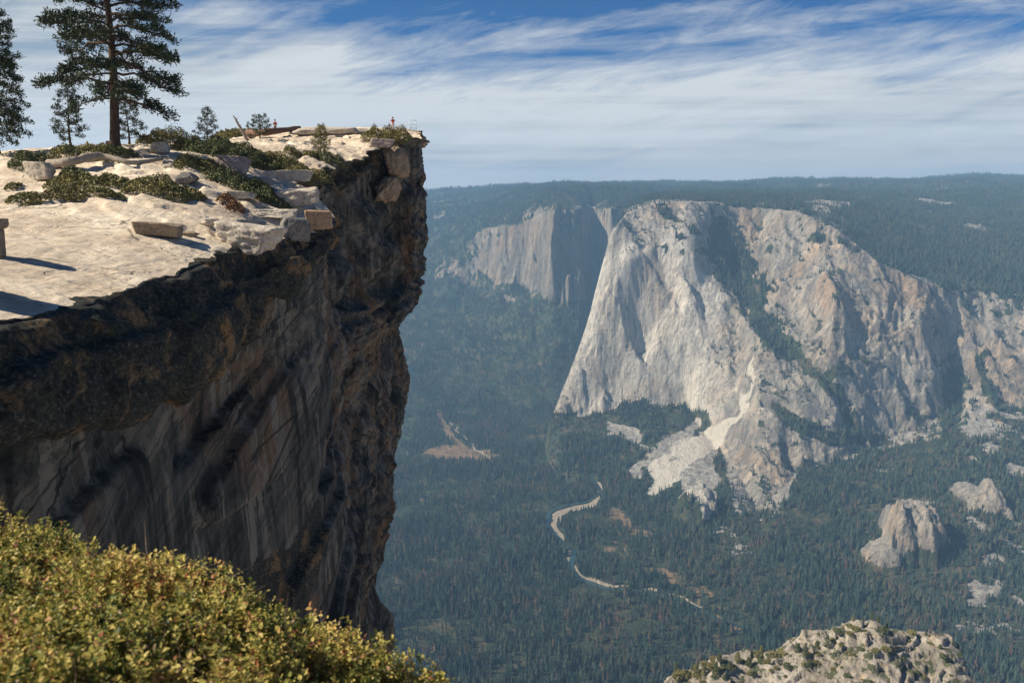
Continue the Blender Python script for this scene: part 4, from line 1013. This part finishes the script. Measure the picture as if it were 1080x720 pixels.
# ------------------------------------------------------------------ knoll below, lower right
KD = 600
def zknoll(x, y):
    x = np.asarray(x, float); y = np.asarray(y, float)
    cr = [(690, 730), (705, 719), (740, 701), (755, 692), (775, 694), (795, 690), (820, 686), (850, 674), (885, 664), (905, 655), (925, 659), (945, 666), (965, 668), (985, 667), (1003, 674), (1011, 684), (1016, 705), (1024, 760), (1045, 900), (1100, 1500)]
    cw = np.array([W(a, b, KD) for a, b in cr]); zc = np.interp(x, cw[:, 0], cw[:, 2], left=-420)
    n = fbm(x / 28, y / 28, o=5, seed=401, gain=.58); r_ = ridged(x / 15 + .3 * n, y / 22, o=4, seed=402)
    dy = y - KD - 14 * vnoise(x / 45, x * 0, seed=403)
    front = np.interp(-dy, [-5, 0, 18, 45, 62, 90, 200, 400], [0, 0, 9, 30, 62, 118, 300, 560]); back = np.interp(dy, [0, 6, 20, 60, 150, 400], [0, 2, 14, 70, 260, 600])
    z = zc - np.where(dy < 0, front, back) + 3.4 * n + 1.3 * (r_ - .6) * sstep(-90, -10, dy)
    s = z / 7 + 1.3 * fbm(x / 25, y / 25, o=2, seed=405); z = z + 5.4 * ((np.floor(s) + sstep(.42, .58, s - np.floor(s))) - s)
    return z
def build_knoll():
    x = np.arange(90, 420, .9); y = np.arange(430, 700, .9); XX, YY = np.meshgrid(x, y)
    Z = zknoll(XX, YY)
    s = NT('knoll rock'); n1 = s.noise(None, .06, 8, .65, .5); n2 = s.noise(s.mapping((1, 1, .5)), .35, 8, .7, .4)
    c = s.ramp(n1, [(.35, (.19, .175, .145)), (.5, (.30, .265, .215)), (.65, (.42, .385, .33))]); c = s.mix(s.ramp(n2, [(.36, .9), (.48, 0)]), c, (.10, .095, .085))
    c = s.mix(s.ramp(s.noise(None, .12, 6, .7, 1), [(.56, 0), (.66, .7)]), c, (.36, .26, .16))
    c = s.mix(s.ramp(s.noise(s.mapping(loc=(40, 9, 2)), .09, 7, .7), [(.53, 0), (.57, .9)]), c, (.05, .06, .025))
    s.bump(s.math('ADD', s.math('MULTIPLY', n2, 2.2), s.math('MULTIPLY', n1, 3)), .9, 1.)
    o = mesh('rocky_outcrop', np.stack([XX.ravel(), YY.ravel(), Z.ravel()], 1), grid_faces(len(y), len(x)), s.base(c)); tag(o, kind='structure')
    # trees and bushes on it
    protos = []
    for k, (H, Rm, m) in enumerate(((9, 2.3, 'dark'), (7, 2.2, 'manzanita'), (5, 2.0, 'dark'))):
        t = empty('pine_tree', (0, 0, 0)); tr, lb, P, T_, B_, tone = pine_parts(H, c0=.06, Rm=Rm, seed=60 + k, limbs=34, tufts=9, needle=.42, trunk_r=.16, droop=.15, nn=9)
        tr.build('trunk', LEAF['bark'], t); quads(P, T_ * 1.2, B_ * 1.6, tone, 'crown', LEAF[m], t); protos.append(t)
    def bushp(m, seed):
        t = empty('bush', (0, 0, 0)); r = np.random.default_rng(seed); n = 900
        d = rvec(r, n); d[:, 2] = np.abs(d[:, 2]); q = r.uniform(.55, 1, n)[:, None]; P = d * q * (2.6, 2.2, 1.7) * (1 + .3 * fbm(d[:, 0] * 2 + seed, d[:, 1] * 2, d[:, 2] * 2, seed=seed)[:, None])
        T_ = rvec(r, n) * .28; B_ = np.cross(T_, rvec(r, n)); quads(P, T_, B_ * .8, np.clip(r.normal(.45, .25, n), 0, 1), 'foliage', LEAF[m], t)
        mb = MB()
        star(mb, (0, 0, -.5), [P[i] for i in range(9)], .1, .02, 4, .1, r)
        mb.build('stem', LEAF['twig'], t); return t
    bp = [bushp('manzanita', 71), bushp('olive', 72), bushp('dark', 73)]
    r = np.random.default_rng(77)
    def place(proto, used, x, y, rz, sc, label, cat, group):
        t = proto if not used else proto.copy()
        if used:
            COL.objects.link(t)
            for ch in proto.children:
                c = ch.copy(); COL.objects.link(c); c.parent = t
        t.location = (x, y, float(zknoll(x, y)) - .4); t.rotation_euler = (0, 0, rz); t.scale = (sc,) * 3; tag(t, label, cat, group)
    cnt = [0] * 3
    ps = [(712, 612), (722, 603), (733, 600), (741, 594), (757, 596), (768, 592), (776, 600), (788, 596), (800, 604), (808, 594), (729, 585), (747, 580), (763, 583), (782, 582), (838, 596), (846, 590), (858, 598), (868, 594), (893, 606), (903, 603), (912, 606), (919, 603), (929, 604), (884, 600), (970, 606), (963, 603), (999, 596), (1004, 603), (986, 590), (720, 592), (754, 588), (793, 588), (851, 584), (1008, 590), (1006, 584)]
    for i, (px, D) in enumerate(ps):
        k = r.integers(3); x = (px - 540) / F * D * 1.10; sc = r.uniform(.9, 1.55) * (1 if px < 880 else .6)
        place(protos[k], cnt[k], x, D - 3, r.uniform(0, 6), sc, 'small conifer growing on the pale rocky knoll at the bottom right', 'pine tree', 'small conifers on the rocky knoll'); cnt[k] += 1
    cb = [0] * 3
    for i in range(170):
        while True:
            px = r.uniform(705, 1012); D = r.uniform(548, 606)
            if r.random() < (1.0 if px < 830 else .6 if 850 < px < 930 else .15): break
        k = r.integers(3); x = (px - 540) / F * D * 1.10
        place(bp[k], cb[k], x, D, r.uniform(0, 6), r.uniform(.6, 1.7) * (1.35 if px < 840 else 1), 'rounded green bush growing on the pale rocky knoll at the bottom right', 'bush', 'bushes on the rocky knoll'); cb[k] += 1

# ------------------------------------------------------------------ foreground bush and the ledge it grows on
def zbush(x, y):
    pts = np.array([W(*a) for a in [(0, 540, 3.3), (100, 572, 3.2), (200, 602, 3.1), (300, 648, 2.9), (400, 702, 2.75), (470, 735, 2.65), (0, 720, 1.9), (150, 720, 2.05), (300, 720, 2.3)]] + [np.array(a) for a in [(-3.4, 3.2, -1.25), (-3., 1.6, -1.2), (-1., 1.2, -1.45), (-.2, 1.8, -1.75), (.1, 2.6, -1.95), (.5, 3, -2.4), (.6, 1.5, -2.3)]])
    global _wb, _pb
    try: _wb
    except NameError: _pb = pts; _wb = _tps(pts[:, :2] * 10, pts[:, 2], .02)
    out = _wb[-3] + _wb[-2] * x + _wb[-1] * y
    for i, c in enumerate(_pb):
        d = np.hypot(x - c[0], y - c[1]); out = out + _wb[i] * d * d * np.log(d + 1e-9)
    return out
def build_foreground():
    r = np.random.default_rng(3)
    crest = lambda x: np.interp(x, [-3.4, -2.1, -1.55, -1.05, -.65, -.3, .2], [3.35, 3.3, 3.2, 3.05, 2.9, 2.75, 2.5])
    def surf(x, y):
        c = crest(x) + .12 * fbm(x * 3, y * 0, o=3, seed=601)
        over = np.clip(y - c, 0, 2); side = np.clip(x + .25, 0, 2)
        return zbush(x, np.minimum(y, c + .25)) + .11 * fbm(x * 2.2, y * 2.2, o=4, seed=602) - .05 * sstep(-1.3, -2.2, x) - 1.6 * over ** 1.3 - 1.2 * side ** 1.5
    t = empty('shrub', (-1.6, 2.4, -2.3)); base = np.array((-1.6, 2.4, -2.3)); tag(t, 'large sunlit yellow green leafy shrub filling the bottom left corner', 'shrub')
    NSP = 30000; NL = 9
    x = r.uniform(-3.3, .45, NSP * 2); y = r.uniform(1.2, 3.9, NSP * 2)
    ok = (y < crest(x) + .55) & (y > 1.2 + .0 * x) & (x > -y * .80 - .5); x, y = x[ok][:NSP], y[ok][:NSP]; n = len(x)
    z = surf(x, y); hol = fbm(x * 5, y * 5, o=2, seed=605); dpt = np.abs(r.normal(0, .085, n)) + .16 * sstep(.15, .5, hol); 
    stick = r.random(n) < .10; dpt = np.where(stick, -r.uniform(.01, .07, n), dpt)
    tip = np.stack([x, y, z - dpt], 1)
    ax = np.array((0, 0, 1.)) * .9 + rvec(r, n) * .65; ax /= np.linalg.norm(ax, axis=1)[:, None]
    Ls = r.uniform(.05, .11, n)
    j = np.arange(NL)
    tt = (j / NL)[None, :] + r.uniform(0, .06, (n, NL))
    root = tip[:, None] - ax[:, None] * (Ls[:, None] * tt)[..., None]
    ang = j[None, :] * 2.4 + r.uniform(0, 6, (n, 1))
    a1 = np.cross(ax, rvec(r, n)); a1 /= np.linalg.norm(a1, axis=1)[:, None]; a2 = np.cross(ax, a1)
    out = a1[:, None] * np.cos(ang)[..., None] + a2[:, None] * np.sin(ang)[..., None]
    rise = r.uniform(.25, 1.3, (n, NL, 1)) * (1 - .5 * tt[..., None])
    ld = out + ax[:, None] * rise; ld /= np.linalg.norm(ld, axis=2)[..., None]
    ll = r.uniform(.011, .026, (n, NL, 1)) * r.uniform(.75, 1.2, (n, 1, 1)); wd = ll * r.uniform(.26, .36, (n, NL, 1))
    sd = np.cross(ld, ax[:, None] + rvec(r, n * NL).reshape(n, NL, 3) * .35); sd /= np.linalg.norm(sd, axis=2)[..., None] + 1e-9
    nr = np.cross(sd, ld)
    ld, sd, nr, root, ll, wd = [a.reshape(-1, a.shape[-1]) for a in (ld, sd, nr, root, ll, wd)]
    V = np.stack([root, root + ld * ll * .35 + sd * wd + nr * wd * .35, root + ld * ll * .75 + sd * wd * .8 + nr * wd * .3, root + ld * ll - nr * ll * .08, root + ld * ll * .75 - sd * wd * .8 + nr * wd * .3, root + ld * ll * .35 - sd * wd + nr * wd * .35], 1)
    m = len(V); V = V.reshape(-1, 3) - base
    b = np.arange(m)[:, None] * 6
    Fs = np.concatenate([b + np.array([0, 1, 2, 3]), b + np.array([0, 3, 4, 5])])
    patch = fbm(x * 1.8, y * 1.8, o=3, seed=611)
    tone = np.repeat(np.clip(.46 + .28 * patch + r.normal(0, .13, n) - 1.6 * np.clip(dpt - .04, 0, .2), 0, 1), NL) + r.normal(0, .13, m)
    tone = np.where(r.random(m) < .035, r.uniform(.86, 1, m), np.clip(tone, 0, .9))
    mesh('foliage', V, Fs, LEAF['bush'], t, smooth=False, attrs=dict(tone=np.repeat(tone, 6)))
    # stems: one thin tube for part of the sprigs and long woody ones below
    mb = MB()
    for i in range(0, n, 7):
        p = tip[i] - base; q = p - ax[i] * (Ls[i] * 1.8); mb.tube([q - (0, 0, .08), q, p], [.0028, .0022, .001], 3)
    for i in range(260):
        k = r.integers(n); p = tip[k] - base - (0, 0, .05); g = np.array((p[0] * .8 + r.normal(0, .1), p[1] * .8, -.25))
        mb.tube([g, (g + p) / 2 + r.normal(0, .06, 3), p], [.010, .007, .003], 4)
    for i in range(420):
        k = r.integers(n); p = tip[k] - base; d = np.array((0, 0, .8)) + rvec(r, 1)[0] * .9; l = r.uniform(.05, .13)
        mb.tube([p - d * .06, p + d * l * .5, p + d * l + r.normal(0, .012, 3)], [.0022, .0016, .0007], 3)
    mb.build('stem', LEAF['twig'], t)
    # granite ledge the camera and the shrub stand on
    x = np.linspace(-9, 5, 160); y = np.linspace(-6, 9, 170); XX, YY = np.meshgrid(x, y)
    e = crest(np.clip(XX, -3.4, .2)) - .15 + .15 * fbm(XX, YY * 0, seed=621)
    e = np.where(XX > .3, e - 1.2 * (XX - .3), e)
    Z = -1.75 - .28 * np.clip(YY, 0, 9) * .5 - .25 * np.clip(XX + 1, 0, 9) + .12 * fbm(XX / 1.2, YY / 1.2, o=5, seed=622)
    Z = np.where(XX < -1, Z + .25 * np.clip(-XX - 1, 0, 3) * .3, Z) - 3.2 * np.clip(YY - e, 0, 20) ** 1.25 - .15
    s = NT('ledge granite'); n_ = s.noise(None, 2.5, 8, .7); s.bump(n_, .6, .1)
    o = mesh('ledge', np.stack([XX.ravel(), YY.ravel(), Z.ravel()], 1), grid_faces(170, 160), s.base(s.ramp(n_, [(.35, (.16, .13, .10)), (.6, (.42, .36, .28))]))); tag(o, kind='structure')

# ================================================================== SKY, SUN, HAZE, CAMERA
SUN_AZ = R(-96)     # clockwise from +Y (view direction): negative is to the left
SUN_EL = R(40)
def build_light():
    w = bpy.data.worlds.new('World'); scene.world = w; w.use_nodes = True
    N, L = w.node_tree.nodes, w.node_tree.links
    bg = N['Background']; bg.inputs['Strength'].default_value = .085
    sky = N.new('ShaderNodeTexSky'); sky.sky_type = 'NISHITA'; sky.sun_disc = False
    sky.sun_elevation = SUN_EL; sky.sun_rotation = SUN_AZ; sky.altitude = 2300; sky.air_density = 1.0; sky.dust_density = .2; sky.ozone_density = 3.0
    co = N.new('ShaderNodeTexCoord').outputs['Generated']
    sp = N.new('ShaderNodeSeparateXYZ'); L.new(co, sp.inputs[0])
    def M(op, a, b=None, c=None, clamp=False):
        n = N.new('ShaderNodeMath'); n.operation = op; n.use_clamp = clamp
        for i, v in enumerate((a, b, c)):
            if v is None: continue
            if isinstance(v, (int, float)): n.inputs[i].default_value = v
            else: L.new(v, n.inputs[i])
        return n.outputs[0]
    X, Y, Z = sp.outputs
    ay = M('MAXIMUM', M('ABSOLUTE', Y), .15)
    u = M('DIVIDE', X, ay); e = M('DIVIDE', Z, ay)
    def noise(sx, sy, shear, scale, det, rough, dist, off=0):
        a = M('MULTIPLY', u, sx); b = M('MULTIPLY', M('SUBTRACT', e, M('MULTIPLY', u, shear)), sy)
        cb = N.new('ShaderNodeCombineXYZ'); L.new(a, cb.inputs[0]); L.new(b, cb.inputs[1]); cb.inputs[2].default_value = off
        n = N.new('ShaderNodeTexNoise'); L.new(cb.outputs[0], n.inputs['Vector']); n.inputs['Scale'].default_value = scale
        n.inputs['Detail'].default_value = det; n.inputs['Roughness'].default_value = rough; n.inputs['Distortion'].default_value = dist
        return n.outputs['Fac']
    def ramp(v, *st):
        n = N.new('ShaderNodeValToRGB'); el = n.color_ramp.elements
        while len(el) < len(st): el.new(.5)
        for k, (p, c) in enumerate(st):
            el[k].position = p; el[k].color = (c, c, c, 1) if not hasattr(c, '__len__') else (*c, 1)
        L.new(v, n.inputs[0]); return n.outputs[0]
    big = noise(1.5, 8, .13, 1.5, 6, .55, 1.1, SKY)
    streak = noise(2.4, 13, .11, 1.5, 11, .66, 1.0, 8.2)
    wisp = noise(5.5, 24, .24, 1.5, 11, .72, 1.2, 5.5)
    flatb = noise(1.1, 46, .0, 1.5, 7, .6, .4, 2.2)
    # the tilted upper edge of the veil of cloud
    edge = M('SUBTRACT', e, M('ADD', .155, M('MULTIPLY', u, .06)))
    cover = M('MULTIPLY', edge, -19.0)
    lefty = M('MULTIPLY', M('MAXIMUM', M('SUBTRACT', -.12, u), 0.0), 6.3)
    d = M('ADD', M('ADD', cover, lefty), M('MULTIPLY', M('SUBTRACT', big, .5), 3.9))
    d = M('ADD', d, M('MULTIPLY', M('SUBTRACT', streak, .5), 2.1))
    d = M('ADD', d, M('MULTIPLY', M('SUBTRACT', wisp, .5), 2.2))
    mask = ramp(M('ADD', M('MULTIPLY', d, .36), .5, clamp=True), (.14, 0), (.42, .45), (.78, .97))
    mid = M('MULTIPLY', M('SUBTRACT', 1.0, M('MULTIPLY', M('ABSOLUTE', M('SUBTRACT', e, M('ADD', .115, M('MULTIPLY', u, .07)))), 11.0), clamp=True), .13)
    shade = M('ADD', M('ADD', M('MULTIPLY', big, .35), M('MULTIPLY', streak, .25)), M('ADD', M('MULTIPLY', flatb, .30), M('ADD', M('MULTIPLY', wisp, .10), mid)))
    cc = N.new('ShaderNodeValToRGB'); cr = cc.color_ramp
    cr.elements[0].position = .43; cr.elements[0].color = (2.0, 2.5, 3.05, 1); cr.elements[1].position = .62; cr.elements[1].color = (4.75, 4.9, 4.95, 1)
    x_ = cr.elements.new(.52); x_.color = (3.75, 3.95, 4.15, 1)
    L.new(shade, cc.inputs[0])
    lowm = N.new('ShaderNodeMix'); lowm.data_type = 'RGBA'; L.new(M('MULTIPLY', M('SUBTRACT', .07, e), 9.0, clamp=True), lowm.inputs[0]); L.new(cc.outputs[0], lowm.inputs[6]); lowm.inputs[7].default_value = (5.1, 4.0, 3.25, 1)
    tint = N.new('ShaderNodeMix'); tint.data_type = 'RGBA'; tint.blend_type = 'MULTIPLY'; tint.inputs[0].default_value = 1
    L.new(sky.outputs[0], tint.inputs[6]); tint.inputs[7].default_value = (.085, .30, .50, 1)
    mx = N.new('ShaderNodeMix'); mx.data_type = 'RGBA'; L.new(mask, mx.inputs[0]); L.new(tint.outputs[2], mx.inputs[6]); L.new(lowm.outputs[2], mx.inputs[7])
    L.new(mx.outputs[2], bg.inputs[0])
    sd = bpy.data.lights.new('sun', 'SUN'); sd.energy = 5.0; sd.angle = R(.5); sd.color = (1, .885, .715)
    so = bpy.data.objects.new('sun', sd); COL.objects.link(so)
    v = Vector((math.sin(SUN_AZ) * math.cos(SUN_EL), math.cos(SUN_AZ) * math.cos(SUN_EL), math.sin(SUN_EL)))
    so.rotation_euler = v.to_track_quat('Z', 'Y').to_euler()
    # air
    x0, x1, y0, y1, z0, z1 = -12500, 12500, -800, 15000, -1600, 420
    V = [(x, y, z) for x in (x0, x1) for y in (y0, y1) for z in (z0, z1)]
    Fs = [(0, 1, 3, 2), (4, 6, 7, 5), (0, 4, 5, 1), (2, 3, 7, 6), (0, 2, 6, 4), (1, 5, 7, 3)]
    m = bpy.data.materials.new('haze'); m.use_nodes = True; t = m.node_tree; t.nodes.clear()
    out = t.nodes.new('ShaderNodeOutputMaterial'); pv = t.nodes.new('ShaderNodeVolumePrincipled')
    pv.inputs['Color'].default_value = (.36, .65, 1.0, 1); pv.inputs['Density'].default_value = HAZE; pv.inputs['Anisotropy'].default_value = .1
    t.links.new(pv.outputs[0], out.inputs['Volume'])
    h = mesh('haze', V, Fs, m, smooth=False); tag(h, 'pale blue haze filling the valley air', 'haze', kind='stuff')
def build_camera():
    cd = bpy.data.cameras.new('camera'); cd.sensor_width = 36; cd.lens = 36 * F / 1080; cd.clip_start = .05; cd.clip_end = 60000
    c = bpy.data.objects.new('camera', cd); COL.objects.link(c); c.rotation_euler = (math.pi / 2 - TH, 0, 0); scene.camera = c
    cd.dof.use_dof = True; cd.dof.focus_distance = 90; cd.dof.aperture_fstop = 4.5
SKY = 11.7
HAZE = .70e-4
T = build_terrain()
build_forest(T)
build_cliff()
build_rocks()
build_plateau_plants()
build_people()
build_knoll()
build_foreground()

build_light(); build_camera()
scene.render.engine = 'CYCLES'
scene.cycles.max_bounces = 6; scene.cycles.volume_bounces = 1; scene.cycles.diffuse_bounces = 3
scene.view_settings.view_transform = 'Standard'; scene.view_settings.look = 'None'
scene.view_settings.exposure = .82; scene.view_settings.gamma = 1
